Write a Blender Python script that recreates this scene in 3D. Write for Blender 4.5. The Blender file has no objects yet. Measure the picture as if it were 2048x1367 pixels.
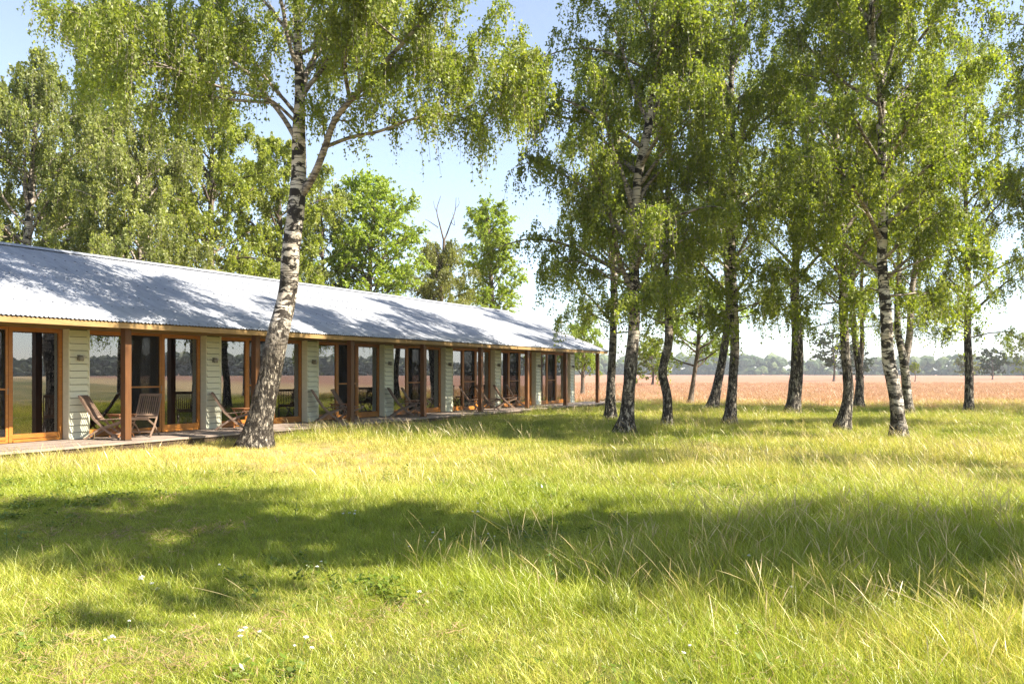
import bpy, math, random
import numpy as np
from mathutils import Vector, Matrix
PI = math.pi
S = bpy.context.scene
COL = S.collection

# ------------------------------------------------------------------ camera, sky, sun, exposure
CAM_H = 1.65
cam = bpy.data.cameras.new('camera'); camo = bpy.data.objects.new('camera', cam); COL.objects.link(camo)
camo.location = (0, 0, CAM_H); camo.rotation_euler = (PI/2, 0, 0)
cam.sensor_width = 36; cam.lens = 1700/2048*36; cam.shift_y = 62.5/2048
cam.clip_start = 0.1; cam.clip_end = 6000
S.camera = camo
SUN_EL = math.radians(47)
SH = Vector((0.958, -0.287, 0)).normalized()
SUN = Vector((SH.x*math.cos(SUN_EL), SH.y*math.cos(SUN_EL), math.sin(SUN_EL)))
world = bpy.data.worlds.new("World"); S.world = world; world.use_nodes = True
nt = world.node_tree; nt.nodes.clear()
sky = nt.nodes.new('ShaderNodeTexSky'); sky.sky_type = 'NISHITA'; sky.sun_disc = False
sky.sun_elevation = SUN_EL; sky.sun_rotation = math.atan2(SH.x, SH.y)
sky.air_density = 1.0; sky.dust_density = 0.4; sky.ozone_density = 5.0
bg = nt.nodes.new('ShaderNodeBackground'); bg.inputs['Strength'].default_value = 0.082
wo = nt.nodes.new('ShaderNodeOutputWorld')
hs = nt.nodes.new('ShaderNodeHueSaturation'); hs.inputs['Saturation'].default_value = 0.68
nt.links.new(sky.outputs[0], hs.inputs['Color']); nt.links.new(hs.outputs[0], bg.inputs[0]); nt.links.new(bg.outputs[0], wo.inputs[0])
sl = bpy.data.lights.new('sun', 'SUN'); sl.energy = 5.0; sl.angle = math.radians(0.53); sl.color = (1.0, 0.93, 0.80)
so = bpy.data.objects.new('sun', sl); COL.objects.link(so)
so.rotation_euler = SUN.to_track_quat('Z', 'Y').to_euler(); so.location = SUN*80
S.view_settings.view_transform = 'Standard'; S.view_settings.look = 'None'
S.view_settings.exposure = 1.8; S.view_settings.gamma = 1.0; S.view_settings.use_curve_mapping = False
cy = S.cycles
HAZE = 0.00028
cy.max_bounces = 7; cy.diffuse_bounces = 3; cy.glossy_bounces = 4; cy.transmission_bounces = 5; cy.transparent_max_bounces = 10
cy.caustics_reflective = False; cy.caustics_refractive = False; cy.sample_clamp_indirect = 6
cy.use_denoising = True; cy.denoiser = 'OPENIMAGEDENOISE'; cy.denoising_input_passes = 'RGB_ALBEDO_NORMAL'; cy.denoising_prefilter = 'NONE'; cy.use_adaptive_sampling = True; cy.adaptive_threshold = 0.012; cy.adaptive_min_samples = 32; cy.sample_clamp_indirect = 3

# ------------------------------------------------------------------ helpers
def make_mesh(name, V, F, attrs=None, smooth=False):
    """V (n,3) array, F list of int arrays (m,k)"""
    me = bpy.data.meshes.new(name)
    V = np.asarray(V, dtype=np.float32)
    me.vertices.add(len(V)); me.vertices.foreach_set('co', V.ravel())
    Fs = [np.asarray(f, dtype=np.int32) for f in F if len(f)]
    loops = np.concatenate([f.ravel() for f in Fs])
    tot = np.concatenate([np.full(len(f), f.shape[1], dtype=np.int32) for f in Fs])
    start = np.concatenate([[0], np.cumsum(tot)[:-1]]).astype(np.int32)
    me.loops.add(len(loops)); me.loops.foreach_set('vertex_index', loops)
    me.polygons.add(len(tot)); me.polygons.foreach_set('loop_start', start)
    me.polygons.foreach_set('use_smooth', np.full(len(tot), bool(smooth)))
    if attrs:
        for k, (dom, arr) in attrs.items():
            a = me.attributes.new(k, 'FLOAT', dom); a.data.foreach_set('value', np.asarray(arr, dtype=np.float32))
    me.update(calc_edges=True)
    return me

class MB:
    def __init__(s): s.v = []; s.f3 = []; s.f4 = []; s.n = 0
    def add(s, v, f):
        v = np.asarray(v, float); f = np.asarray(f, int)
        (s.f3 if f.shape[1] == 3 else s.f4).append(f + s.n); s.v.append(v); s.n += len(v); return s
    def box(s, x0, x1, y0, y1, z0, z1):
        v = [(x, y, z) for x in (x0, x1) for y in (y0, y1) for z in (z0, z1)]
        return s.add(v, [(0,1,3,2),(4,6,7,5),(0,4,5,1),(2,3,7,6),(0,2,6,4),(1,5,7,3)])
    def beam(s, p, q, w, h, up=(0,0,1)):
        """rectangular bar p->q: w across, h along 'up'"""
        p = np.array(p, float); q = np.array(q, float); d = q-p; d /= np.linalg.norm(d)
        a = np.cross(d, np.array(up, float)); a /= np.linalg.norm(a); b = np.cross(a, d)
        v = [e + sa*a*w/2 + sb*b*h/2 for e in (p, q) for sa in (-1, 1) for sb in (-1, 1)]
        return s.add(v, [(0,1,3,2),(4,6,7,5),(0,4,5,1),(2,3,7,6),(0,2,6,4),(1,5,7,3)])
    def tube(s, P, R, sides=6, cap=True):
        P = np.asarray(P, float); R = np.asarray(R, float); n = len(P)
        d = np.gradient(P, axis=0); d /= np.linalg.norm(d, axis=1)[:, None] + 1e-9
        ref = np.array([0.0, 1.0, 0.0]) if abs(d[:, 1]).mean() < 0.8 else np.array([1.0, 0, 0])
        a = np.cross(d, ref); a /= np.linalg.norm(a, axis=1)[:, None] + 1e-9
        b = np.cross(d, a)
        t = np.linspace(0, 2*PI, sides, endpoint=False)
        ring = a[:, None, :]*np.cos(t)[None, :, None] + b[:, None, :]*np.sin(t)[None, :, None]
        Rr = R[:, None, None] if R.ndim == 1 else R[:, :, None]
        v = (P[:, None, :] + ring*Rr).reshape(-1, 3)
        i = np.arange(n-1)[:, None]*sides; j = np.arange(sides)[None, :]; k = (j+1) % sides
        f = np.stack([i+j, i+sides+j, i+sides+k, i+k], -1).reshape(-1, 4)
        s.add(v, f)
        return s
    def mesh(s, name, smooth=False):
        F = [np.concatenate(x) for x in (s.f3, s.f4) if x]
        return make_mesh(name, np.concatenate(s.v), F, smooth=smooth)

def obj(name, me, mat=None, parent=None, loc=None, rz=0, kind=None, label=None):
    if isinstance(me, MB): me = me.mesh(name)
    if mat is not None and not me.materials: me.materials.append(mat)
    o = bpy.data.objects.new(name, me); COL.objects.link(o)
    if parent is not None: o.parent = parent
    if loc is not None: o.location = loc
    if rz: o.rotation_euler = (0, 0, rz)
    if kind: o['kind'] = kind
    if label: o['label'] = label
    return o
def thing(name, label, cat, loc=(0,0,0), rz=0, group=None, parent=None):
    o = bpy.data.objects.new(name, None); COL.objects.link(o)
    o.location = loc; o.rotation_euler = (0, 0, rz); o['label'] = label; o['category'] = cat
    o.empty_display_size = 0.3
    if group: o['group'] = group
    return o
def copy_tree(o, parent=None):
    c = o.copy(); COL.objects.link(c)
    if parent is not None: c.parent = parent
    for ch in list(o.children): copy_tree(ch, c)
    return c

# ------------------------------------------------------------------ materials
class NB:
    """small node-building helper"""
    def __init__(s, name):
        s.m = bpy.data.materials.new(name); s.m.use_nodes = True
        s.t = s.m.node_tree; s.t.nodes.clear()
        s.out = s.t.nodes.new('ShaderNodeOutputMaterial')
    def n(s, typ, **kw):
        nd = s.t.nodes.new('ShaderNode'+typ)
        for k, v in kw.items():
            if k.startswith('i_'):
                key = k[2:]; key = int(key) if key.isdigit() else key.replace('_', ' ')
                s.set(nd.inputs[key], v)
            else: setattr(nd, k, v)
        return nd
    def set(s, sock, v):
        if isinstance(v, bpy.types.NodeSocket): s.t.links.new(v, sock)
        elif isinstance(v, bpy.types.Node): s.t.links.new(v.outputs[0], sock)
        elif isinstance(v, tuple) and len(v) == 3 and sock.type == 'RGBA': sock.default_value = (*v, 1)
        else: sock.default_value = v
    def noise(s, vec, scale, detail=4, rough=.55, dist=0):
        nd = s.n('TexNoise'); nd.inputs['Scale'].default_value = scale; nd.inputs['Detail'].default_value = detail
        nd.inputs['Roughness'].default_value = rough; nd.inputs['Distortion'].default_value = dist
        if vec is not None: s.set(nd.inputs['Vector'], vec)
        return nd.outputs['Fac']
    def map(s, vec, scale=(1,1,1), loc=(0,0,0)):
        nd = s.n('Mapping'); s.set(nd.inputs['Vector'], vec); nd.inputs['Scale'].default_value = scale; nd.inputs['Location'].default_value = loc
        return nd.outputs[0]
    def ramp(s, fac, stops):
        nd = s.n('ValToRGB'); s.set(nd.inputs[0], fac); r = nd.color_ramp
        while len(r.elements) < len(stops): r.elements.new(0.5)
        for e, (p, c) in zip(r.elements, stops):
            e.position = p; e.color = (*c, 1) if isinstance(c, tuple) else (c, c, c, 1)
        return nd.outputs[0]
    def mix(s, fac, a, b, mode='MIX'):
        nd = s.n('Mix', data_type='RGBA', blend_type=mode)
        s.set(nd.inputs['Factor'], fac); s.set(nd.inputs[6], a); s.set(nd.inputs[7], b); return nd.outputs[2]
    def math(s, op, a, b=0.0, c=0.0, clamp=False):
        nd = s.n('Math', operation=op, use_clamp=clamp); s.set(nd.inputs[0], a); s.set(nd.inputs[1], b); s.set(nd.inputs[2], c); return nd.outputs[0]
    def mr(s, v, a, b, c=0.0, d=1.0):
        nd = s.n('MapRange'); s.set(nd.inputs[0], v)
        for i, x in enumerate((a, b, c, d)): s.set(nd.inputs[i+1], x)
        return nd.outputs[0]
    def bump(s, h, strength=.5, dist=.01):
        nd = s.n('Bump'); s.set(nd.inputs['Height'], h); nd.inputs['Strength'].default_value = strength; nd.inputs['Distance'].default_value = dist
        return nd.outputs[0]
    def pri(s, col, rough=.6, metal=0, bump=None, spec=.5):
        p = s.n('BsdfPrincipled'); s.set(p.inputs['Base Color'], col); s.set(p.inputs['Roughness'], rough)
        s.set(p.inputs['Metallic'], metal); p.inputs['Specular IOR Level'].default_value = spec
        if bump is not None: s.set(p.inputs['Normal'], bump)
        s.t.links.new(p.outputs[0], s.out.inputs[0]); return s.m
    def obco(s): return s.n('TexCoord').outputs['Object']
    def pos(s): return s.n('NewGeometry').outputs['Position']
    def rnd(s): return s.n('ObjectInfo').outputs['Random']
    def fin(s, sh): s.set(s.out.inputs[0], sh.outputs[0] if isinstance(sh, bpy.types.Node) else sh); return s.m

def wood_mat(name, c1, c2, rough=.55, grain=(2, 40, 40), var=.25, spec=.4):
    b = NB(name); v = b.obco()
    g = b.noise(b.map(v, grain), 1.5, 5, .6, .4)
    col = b.mix(b.ramp(g, [(.3, 0.0), (.7, 1.0)]), c1, c2)
    k = b.mr(b.rnd(), 0, 1, 1-var, 1+var*.6)
    col = b.mix(1.0, col, b.n('CombineXYZ', i_X=k, i_Y=k, i_Z=k), 'MULTIPLY')
    pt = b.noise(v, 3.0, 3)
    col = b.mix(b.mr(pt, .45, .75, 0, .35), col, tuple(x*.55 for x in c1))
    return b.pri(col, rough, bump=b.bump(g, .25, .004), spec=spec)

M = {}
M['frame'] = wood_mat('honey_wood', (.34,.125,.020), (.52,.215,.040), .4)
M['post'] = wood_mat('red_brown_wood', (.125,.050,.018), (.21,.092,.032), .45, (40,40,2))
M['beam'] = wood_mat('weathered_fascia', (.26,.15,.055), (.42,.27,.11), .6)
M['dark'] = wood_mat('dark_rafter_wood', (.055,.032,.016), (.10,.06,.03), .7)
M['deck'] = wood_mat('deck_wood', (.20,.15,.12), (.36,.285,.23), .6, (1.5,30,30), .3)
M['teak'] = wood_mat('grey_teak', (.17,.105,.07), (.28,.19,.135), .6, (30,30,30), .2)
M['teak_red'] = wood_mat('red_teak', (.24,.095,.04), (.38,.17,.07), .5, (30,30,30), .2)
def siding_mat():
    b = NB('pale_green_paint'); v = b.obco()
    n1 = b.noise(b.map(v, (3, 3, 12)), 2, 5); n2 = b.noise(v, 25, 3)
    col = b.mix(b.mr(n1, .35, .75), (.80,.77,.59), (.70,.69,.51))
    col = b.mix(b.mr(n2, .6, .8, 0, .3), col, (.33,.36,.28))
    return b.pri(col, .5, bump=b.bump(n2, .08, .004))
M['siding'] = siding_mat(); M['joint'] = None
def roof_mat():
    b = NB('weathered_zinc'); v = b.obco()
    n1 = b.noise(b.map(v, (2.2, .5, .5)), 1.2, 6, .62); n2 = b.noise(v, 9, 4); n3 = b.noise(b.map(v, (12, .8, .8)), 2, 4)
    col = b.mix(b.mr(n1, .3, .7), (.285,.295,.325), (.385,.395,.425))
    col = b.mix(b.mr(n3, .45, .8, 0, .7), col, (.20,.205,.225))
    col = b.mix(b.mr(n2, .62, .8, 0, .4), col, (.22,.21,.19))
    k = b.mr(b.rnd(), 0, 1, .88, 1.07)
    col = b.mix(1.0, col, b.n('CombineXYZ', i_X=k, i_Y=k, i_Z=k), 'MULTIPLY')
    return b.pri(col, b.mr(n2, .2, .8, .42, .62), .25)
M['roof'] = roof_mat()
def plain(name, c, rough=.6, metal=0, nscale=8, amt=.2):
    b = NB(name); n = b.noise(b.obco(), nscale, 4)
    return b.pri(b.mix(b.mr(n, .35, .7, 0, 1), c, tuple(x*(1-amt) for x in c)), rough, metal)
M['joint'] = plain('siding_joint', (.17,.18,.12), .8)
M['room'] = plain('room_plaster', (.42,.38,.31))
M['room_floor'] = plain('room_floor_wood', (.20,.11,.05), .4)
M['white'] = plain('white_enamel', (.78,.80,.80), .35)
M['white_cloth'] = plain('white_cloth', (.78,.79,.82), .85)
M['screw'] = plain('screw_metal', (.10,.10,.11), .5, .6)
M['lamp_metal'] = plain('lamp_metal', (.30,.27,.20), .45, .3)
M['lamp_glass'] = plain('frosted_glass', (.72,.70,.62), .3)
M['stone'] = plain('pale_stone', (.50,.45,.36), .85, 0, 20, .35)
def curtain_mat(name, c):
    b = NB(name)
    d = b.n('BsdfDiffuse', i_Color=c); t = b.n('BsdfTranslucent', i_Color=c)
    return b.fin(b.n('MixShader', i_0=.35, i_1=d, i_2=t))
M['curtain'] = curtain_mat('beige_curtain', (.66,.57,.42))
M['curtain_white'] = curtain_mat('white_curtain', (.80,.80,.84))
def glass_mat():
    b = NB('window_glass')
    f = b.n('Fresnel', i_IOR=2.0)
    fac = b.math('MULTIPLY', f, 2.0, clamp=True)
    g = b.n('BsdfGlossy', i_Color=(.95,.95,.97), i_Roughness=.0)
    t = b.n('BsdfTransparent', i_Color=(.80,.83,.82))
    return b.fin(b.n('MixShader', i_0=fac, i_1=t, i_2=g))
M['glass'] = glass_mat()
def screen_mat():
    b = NB('insect_screen')
    d = b.n('BsdfDiffuse', i_Color=(.035,.032,.030)); t = b.n('BsdfTransparent')
    return b.fin(b.n('MixShader', i_0=.42, i_1=t, i_2=d))
M['screen'] = screen_mat()

def leaf_mat(name, stops, trans=.52, gloss=.03):
    b = NB(name)
    a = b.n('Attribute', attribute_name='tint'); col = b.ramp(a.outputs['Fac'], stops)
    k = b.mr(b.noise(b.pos(), .55, 3), .3, .7, .72, 1.22)
    col = b.mix(1.0, col, b.n('CombineXYZ', i_X=k, i_Y=k, i_Z=k), 'MULTIPLY')
    d = b.n('BsdfDiffuse', i_Color=col)
    tcol = b.mix(1.0, col, (1.32, 1.36, .5), 'MULTIPLY')
    t = b.n('BsdfTranslucent', i_Color=tcol)
    mx = b.n('MixShader', i_0=trans, i_1=d, i_2=t)
    g = b.n('BsdfGlossy', i_Color=(.9,.92,.8), i_Roughness=.5)
    return b.fin(b.n('MixShader', i_0=gloss, i_1=mx, i_2=g))
M['birch_leaf'] = leaf_mat('birch_leaves', [(0,(.080,.122,.018)),(.5,(.212,.258,.036)),(1,(.41,.415,.085))])
M['weeping_leaf'] = leaf_mat('olive_birch_leaves', [(0,(.105,.145,.030)),(.5,(.225,.255,.062)),(1,(.39,.385,.135))])
M['bright_leaf'] = leaf_mat('bright_leaves', [(0,(.16,.23,.028)),(.5,(.29,.37,.05)),(1,(.42,.46,.10))])
M['olive_leaf'] = leaf_mat('olive_leaves', [(0,(.105,.125,.03)),(.5,(.20,.215,.06)),(1,(.33,.32,.11))])
M['pine_leaf'] = leaf_mat('pine_needles', [(0,(.022,.038,.012)),(.5,(.045,.065,.02)),(1,(.08,.095,.03))], .2, .04)

def bark_mat(name, rough_z0, rough_z1, white=(.56,.49,.41), dark=(.030,.023,.017)):
    """birch bark: furrowed and dark low down, white paper bark with dark bands above"""
    b = NB(name); v = b.obco()
    sx = b.n('SeparateXYZ', i_0=v); z = sx.outputs['Z']
    # furrowed plates
    ra = b.noise(b.map(v, (5.2, 5.2, 1.35)), 1.9, 5, .62, .9); rb = b.noise(b.map(v, (11, 11, 3.2), (5, 1, 2)), 1.7, 4, .6, .6)
    crack = b.math('MULTIPLY', b.mr(b.math('ABSOLUTE', b.math('SUBTRACT', ra, .5)), .012, .075), b.mr(b.math('ABSOLUTE', b.math('SUBTRACT', rb, .5)), .0, .05, .25, 1))
    n1 = b.noise(b.map(v, (6, 6, 2.2)), 2.2, 6, .65)
    plate = b.mix(b.mr(n1, .46, .55), (.04,.030,.021), (.50,.43,.34))
    rough_c = b.mix(crack, dark, plate)
    # paper bark
    bands = b.noise(b.map(v, (2.2, 2.2, 26)), 1.3, 4, .6)
    big = b.noise(b.map(v, (2.4, 2.4, 3.6), (3, 7, 1)), 1.5, 6, .62, .5)
    wc = b.mix(b.mr(b.noise(v, 3, 3), .3, .7), white, tuple(x*f for x, f in zip(white, (.86,.78,.68))))
    paper = b.mix(b.mr(bands, .53, .58, 0, .92), wc, (.06,.05,.042))
    paper = b.mix(b.mr(big, .49, .53), paper, dark)
    m = b.mr(b.math('ADD', z, b.mr(b.noise(v, 1.4, 5, .7), .2, .8, 1.6, -1.6)), rough_z0, rough_z1)
    col = b.mix(m, rough_c, paper)
    h = b.mix(m, b.math('ADD', b.math('MULTIPLY', crack, 1.0), b.math('MULTIPLY', n1, .5)), b.math('MULTIPLY', bands, -.25))
    return b.pri(col, .75, bump=b.bump(h, .9, .035), spec=.25)
M['bark_main'] = bark_mat('old_birch_bark', 1.5, 3.6, (.62,.55,.47))
M['bark'] = bark_mat('birch_bark', 1.2, 3.4)
M['bark_dark'] = bark_mat('dark_birch_bark', 2.6, 5.5, (.34,.29,.23))
M['bark_white'] = bark_mat('white_birch_bark', .5, 1.8, (.62,.57,.50))
b = NB('brown_bark'); n_ = b.noise(b.map(b.obco(), (8,8,2)), 2, 6, .65)
M['bark_brown'] = b.pri(b.mix(b.mr(n_, .35, .65), (.05,.035,.025), (.19,.145,.105)), .8, bump=b.bump(n_, .8, .02))
b = NB('twig_bark'); n_ = b.noise(b.obco(), 5, 3)
M['twig'] = b.pri(b.mix(b.mr(n_, .4, .6), (.05,.032,.022), (.15,.105,.075)), .7)
b = NB('limb_bark'); v = b.obco(); n_ = b.noise(b.map(v, (2,2,9)), 2.5, 5, .65)
M['limb'] = b.pri(b.mix(b.mr(n_, .42, .58), (.06,.042,.032), (.38,.31,.25)), .7, bump=b.bump(n_, .6, .01))

# ------------------------------------------------------------------ ground
A = math.atan2(909, 1700); sA, cA = math.sin(A), math.cos(A)
POST_D = 15.8
P0 = Vector((-POST_D*cA, POST_D*sA, 0)); TH = PI/2 - A
def loc_y(X, Y):      # distance behind the verandah post line (building's local y)
    return -(X*cA - Y*sA + POST_D)
def loc_s(X, Y):
    return X*sA + Y*cA
def g_fade(X, Y):
    r = np.hypot(X, Y)
    return np.clip((75-r)/40, 0, 1)*np.clip((r-1)/3, 0, 1)
def gh(X, Y):
    X = np.asarray(X, float); Y = np.asarray(Y, float)
    h = .045*np.sin(.55*X+1.3+.4*np.sin(.31*Y))*np.sin(.47*Y+.6) + .03*np.sin(1.35*X+2.1*np.sin(.22*Y))*np.cos(1.12*Y+.5*np.sin(.7*X)) \
        + .012*np.sin(3.1*X+1.7*Y)*np.cos(2.7*Y-1.1*X)
    near = np.clip((-loc_y(X, Y) - .6)/1.5, 0, 1)
    s_ = loc_s(X, Y); near = np.maximum(near, np.clip((s_-39.5)/2, 0, 1))
    return h*g_fade(X, Y)*near
def vnoise(X, Y, f, seed=0):
    """cheap smooth value noise in [0,1]"""
    rs = np.random.RandomState(seed); T = rs.rand(64, 64)
    x = np.asarray(X)*f+31.7; y = np.asarray(Y)*f+17.3
    xi = np.floor(x).astype(int); yi = np.floor(y).astype(int); u = x-xi; w = y-yi
    u = u*u*(3-2*u); w = w*w*(3-2*w)
    g = lambda i, j: T[i % 64, j % 64]
    return (g(xi,yi)*(1-u)+g(xi+1,yi)*u)*(1-w) + (g(xi,yi+1)*(1-u)+g(xi+1,yi+1)*u)*w
def field_edge(X):    # where the mown grass gives way to the heath
    return 44.0 + 1.2*np.sin(X*.19+1) + .6*np.sin(X*.51) - .50*np.clip(X-5, 0, 19)
def fieldness(X, Y):
    e = field_edge(X)
    return np.clip((Y-e+2.0)/5.0 + (vnoise(X, Y, .6, 5)-.5)*.8, 0, 1)
def dryness(X, Y):
    d = .42 + (vnoise(X, Y, .33, 1)-.5)*.55 + (vnoise(X, Y, 1.1, 2)-.5)*.35
    d = d + .75*np.exp(-(((X+5.4)/4.6)**2 + ((Y-17.6)/2.3)**2))            # worn ground by the leaning birch
    d = d + .16*np.exp(-((Y-15.5)/3.5)**2)*np.clip((X+6)/10, 0, 1)
    d = d - .30*np.exp(-((Y-9.0)/2.6)**2)
    return np.clip(d, 0, 1)

def axis(lo, hi, step_in, in_lo, in_hi, grow=1.35):
    a = list(np.arange(in_lo, in_hi+1e-6, step_in)); st = step_in
    while a[-1] < hi: st *= grow; a.append(a[-1]+st)
    st = step_in
    while a[0] > lo: st *= grow; a.insert(0, a[0]-st)
    return np.array(a)
gx = axis(-2500, 2500, .45, -26, 30); gy = axis(-2500, 2500, .45, -2, 48)
GX, GY = np.meshgrid(gx, gy)
gv = np.stack([GX.ravel(), GY.ravel(), gh(GX, GY).ravel()], -1)
nx, ny = len(gx), len(gy)
i, j = np.meshgrid(np.arange(nx-1), np.arange(ny-1)); q = (j*nx+i).ravel()
gf = np.stack([q, q+1, q+nx+1, q+nx], -1)
def field_cols(b, p):
    n1 = b.noise(b.map(p, (.012, .05, 1)), 1.0, 6, .6); n2 = b.noise(b.map(p, (.12, .5, 1)), 1, 6, .65)
    n3 = b.noise(p, 6, 4, .7)
    c = b.mix(b.mr(n1, .35, .65), (.265,.128,.085), (.31,.160,.108))
    c = b.mix(b.mr(n2, .45, .75, 0, .6), c, (.30,.20,.12))
    yy = b.math('ADD', b.n('SeparateXYZ', i_0=p).outputs['Y'], b.mr(n2, .3, .7, -9, 9))
    c = b.mix(b.mr(yy, 48, 72, .8, 0), c, (.42,.33,.16))
    return b.mix(b.mr(n3, .4, .75, 0, .35), c, (.25,.15,.08))
def ground_mat():
    b = NB('meadow_ground'); p = b.pos()
    a = b.n('Attribute', attribute_name='dry').outputs['Fac']; f = b.n('Attribute', attribute_name='field').outputs['Fac']
    n1 = b.noise(p, 9, 5, .7); n2 = b.noise(p, 38, 4, .7); n3 = b.noise(p, 1.7, 4)
    lush = b.mix(n1, (.045,.060,.014), (.115,.13,.028))
    dry = b.mix(n1, (.20,.145,.060), (.40,.30,.13))
    c = b.mix(b.mr(b.math('ADD', a, b.mr(n3, 0, 1, -.25, .25)), .25, .85), lush, dry)
    c = b.mix(b.mr(n2, .55, .8, 0, .7), c, (.055,.04,.02))
    c = b.mix(f, c, field_cols(b, p))
    return b.pri(c, .9, bump=b.bump(n2, .6, .03), spec=.1)
me = make_mesh('ground', gv, [gf], {'dry': ('POINT', dryness(gv[:,0], gv[:,1])), 'field': ('POINT', fieldness(gv[:,0], gv[:,1]))}, True)
obj('ground', me, ground_mat(), kind='structure')

# ------------------------------------------------------------------ building
DECK = .22; WALL_Y = 1.30; WIN_Y = 1.50; RIDGE_Y = 5.2; BACK_Y = 9.1; SLOPE = 2.13/5.6; EAVE_Y = -.40; EAVE_Z = 2.72
BAY = 3.76; S0 = 11.9; KS = range(-3, 8); S_END = S0+7*BAY+.25; S_START = S0-3*BAY-.22
ROOF_S1 = 38.75; ROOF_S0 = S_START-.4
def roof_z(y): return EAVE_Z + (y-EAVE_Y)*SLOPE if y < RIDGE_Y else EAVE_Z + (2*RIDGE_Y-y-EAVE_Y)*SLOPE
lodge = thing('lodge_building', 'long low timber lodge with a corrugated metal roof, verandah and rows of wood-framed windows', 'lodge', (P0.x, P0.y, 0), TH)
# structure inside and behind
obj('floor_slab', MB().box(S_START, S_END, WALL_Y+.30, BACK_Y-.1, .02, DECK-.01), M['room_floor'], lodge)
obj('back_wall', MB().box(S_START, S_END, BACK_Y-.1, BACK_Y, .02, 2.72), M['room'], lodge)
def gable(s):
    m = MB(); pts = [(WALL_Y+.02, .02), (BACK_Y+.002, .02), (BACK_Y+.002, roof_z(BACK_Y)-.10), (RIDGE_Y, roof_z(RIDGE_Y)-.12), (WALL_Y+.02, roof_z(WALL_Y)-.10)]
    v = [(s+d, y, z) for d in (-.06, .06) for y, z in pts]
    m.add(v, [(i, (i+1) % 5, 5+(i+1) % 5, 5+i) for i in range(5)])
    for o in (0, 5): m.add([v[o+i] for i in range(5)], [(0,1,2)]); m.add([v[o+i] for i in (0,2,3,4)], [(0,1,2,3)])
    return m
obj('gable_wall', gable(S_END+.04), M['siding'], lodge); obj('gable_wall', gable(S_START-.04), M['siding'], lodge)
pm = MB().box(-.06, .06, WALL_Y+.32, BACK_Y-.11, DECK, 2.70).mesh('partition_wall')
for k in list(KS)[1:-1]:
    obj('partition_wall', pm, M['room'], lodge, (S0+k*BAY, 0, 0))
obj('ceiling', MB().box(S_START, S_END, WALL_Y+.32, BACK_Y-.11, 2.71, 2.74), M['room'], lodge)
# header over the windows and the sill line
obj('header_board', MB().box(S_START, S_END-.02, WALL_Y-.035, WALL_Y+.30, 2.61, 2.73), M['beam'], lodge)
obj('wall_plate', MB().box(S_START, S_END-.02, WALL_Y+.0, WALL_Y+.29, 2.735, roof_z(WALL_Y)-.03), M['dark'], lodge)
# siding panels with weatherboards
bh = (2.60-DECK-.01)/16
def board():
    w = .215; m = MB(); z0, z1 = 0, bh*.90
    v = [(x, y, z) for x in (-w, w) for (y, z) in ((-.046, z0), (-.006, z0), (-.002, z1), (-.012, z1))]
    m.add(v, [(0,1,5,4),(1,2,6,5),(2,3,7,6),(3,0,4,7),(0,3,2,1),(4,5,6,7)]); return m.mesh('siding_board')
bm_ = board(); core = MB().box(-.205, .205, .001, .285, DECK+.004, 2.607).mesh('siding_panel')
trim = MB().box(.2155, .2355, -.050, .19, DECK+.004, 2.605).mesh('corner_trim'); jamb = MB().box(-.232, -.2155, -.016, .19, DECK+.004, 2.605).mesh('jamb_board')
rng = random.Random(3)
panels = {}
for k in KS:
    p = obj('siding_panel', core, M['joint'], lodge, (S0+k*BAY, WALL_Y, 0)); panels[k] = p
    for i in range(16):
        o = obj('siding_board', bm_, M['siding'], p, (rng.uniform(-.001,.001), rng.uniform(-.002,.001), DECK+.006+i*bh))
    obj('corner_trim', trim, M['siding'], p); obj('jamb_board', jamb, M['siding'], p)
# wall lamps on the panels
lb = MB().box(-.035, .035, -.05, -.032, 1.93, 2.05).mesh('wall_lamp')
arm = MB().tube([(0,-.05,1.99),(0,-.10,2.01),(0,-.125,1.985)], [.010]*3, 8).mesh('lamp_arm')
def shade():
    m = MB(); z = [1.915, 1.93, 2.0, 2.035, 2.04]; r = [.050, .055, .050, .036, .004]
    m.tube([(0,-.125,a) for a in z], r, 14); return m.mesh('lamp_shade', True)
sh_ = shade()
cover = MB().tube([(0.065,-.05,2.0),(.065,-.115,2.0),(.065,-.118,2.0)], [.045,.045,.004], 14).mesh('lamp_spot', True)
for k in KS:
    l = obj('wall_lamp', lb, M['lamp_metal'], lodge, (S0+k*BAY-.02, WALL_Y, 0))
    obj('lamp_arm', arm, M['lamp_metal'], l); obj('lamp_shade', sh_, M['lamp_metal'], l); obj('lamp_spot', cover, M['lamp_glass'], l)
# windows and screen doors, bay by bay.  local x from the bay's left edge
W = BAY-.47; Z0w, Z1w = DECK+.005, 2.605
def frame_mb(w, bot=.15, side=.075, top=.075, d0=.0, d1=.075):
    m = MB(); m.box(0, side, d0, d1, 0, Z1w-Z0w); m.box(w-side, w, d0, d1, 0, Z1w-Z0w)
    m.box(side, w-side, d0+.003, d1-.003, Z1w-Z0w-top, Z1w-Z0w); m.box(side, w-side, d0+.003, d1-.003, 0, bot)
    m.box(side, w-side, d0-.012, d0+.02, bot*.48, bot*.55); m.box(side-.0, w-side, d0-.03, d0-.001+.0, 0, .035)
    return m
FW = 1.17; DW = W-2*FW
fm = frame_mb(FW).mesh('window'); gm = MB().box(.07, FW-.07, .034, .042, .145, Z1w-Z0w-.07).mesh('pane')
bead = MB()
for (x0, x1, z0, z1) in ((.075,.09,.15,Z1w-Z0w-.075),(FW-.09,FW-.075,.15,Z1w-Z0w-.075),(.09,FW-.09,.15,.165),(.09,FW-.09,Z1w-Z0w-.09,Z1w-Z0w-.075)): bead.box(x0, x1, .012, .033, z0, z1)
bead = bead.mesh('glazing_bead')
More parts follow.
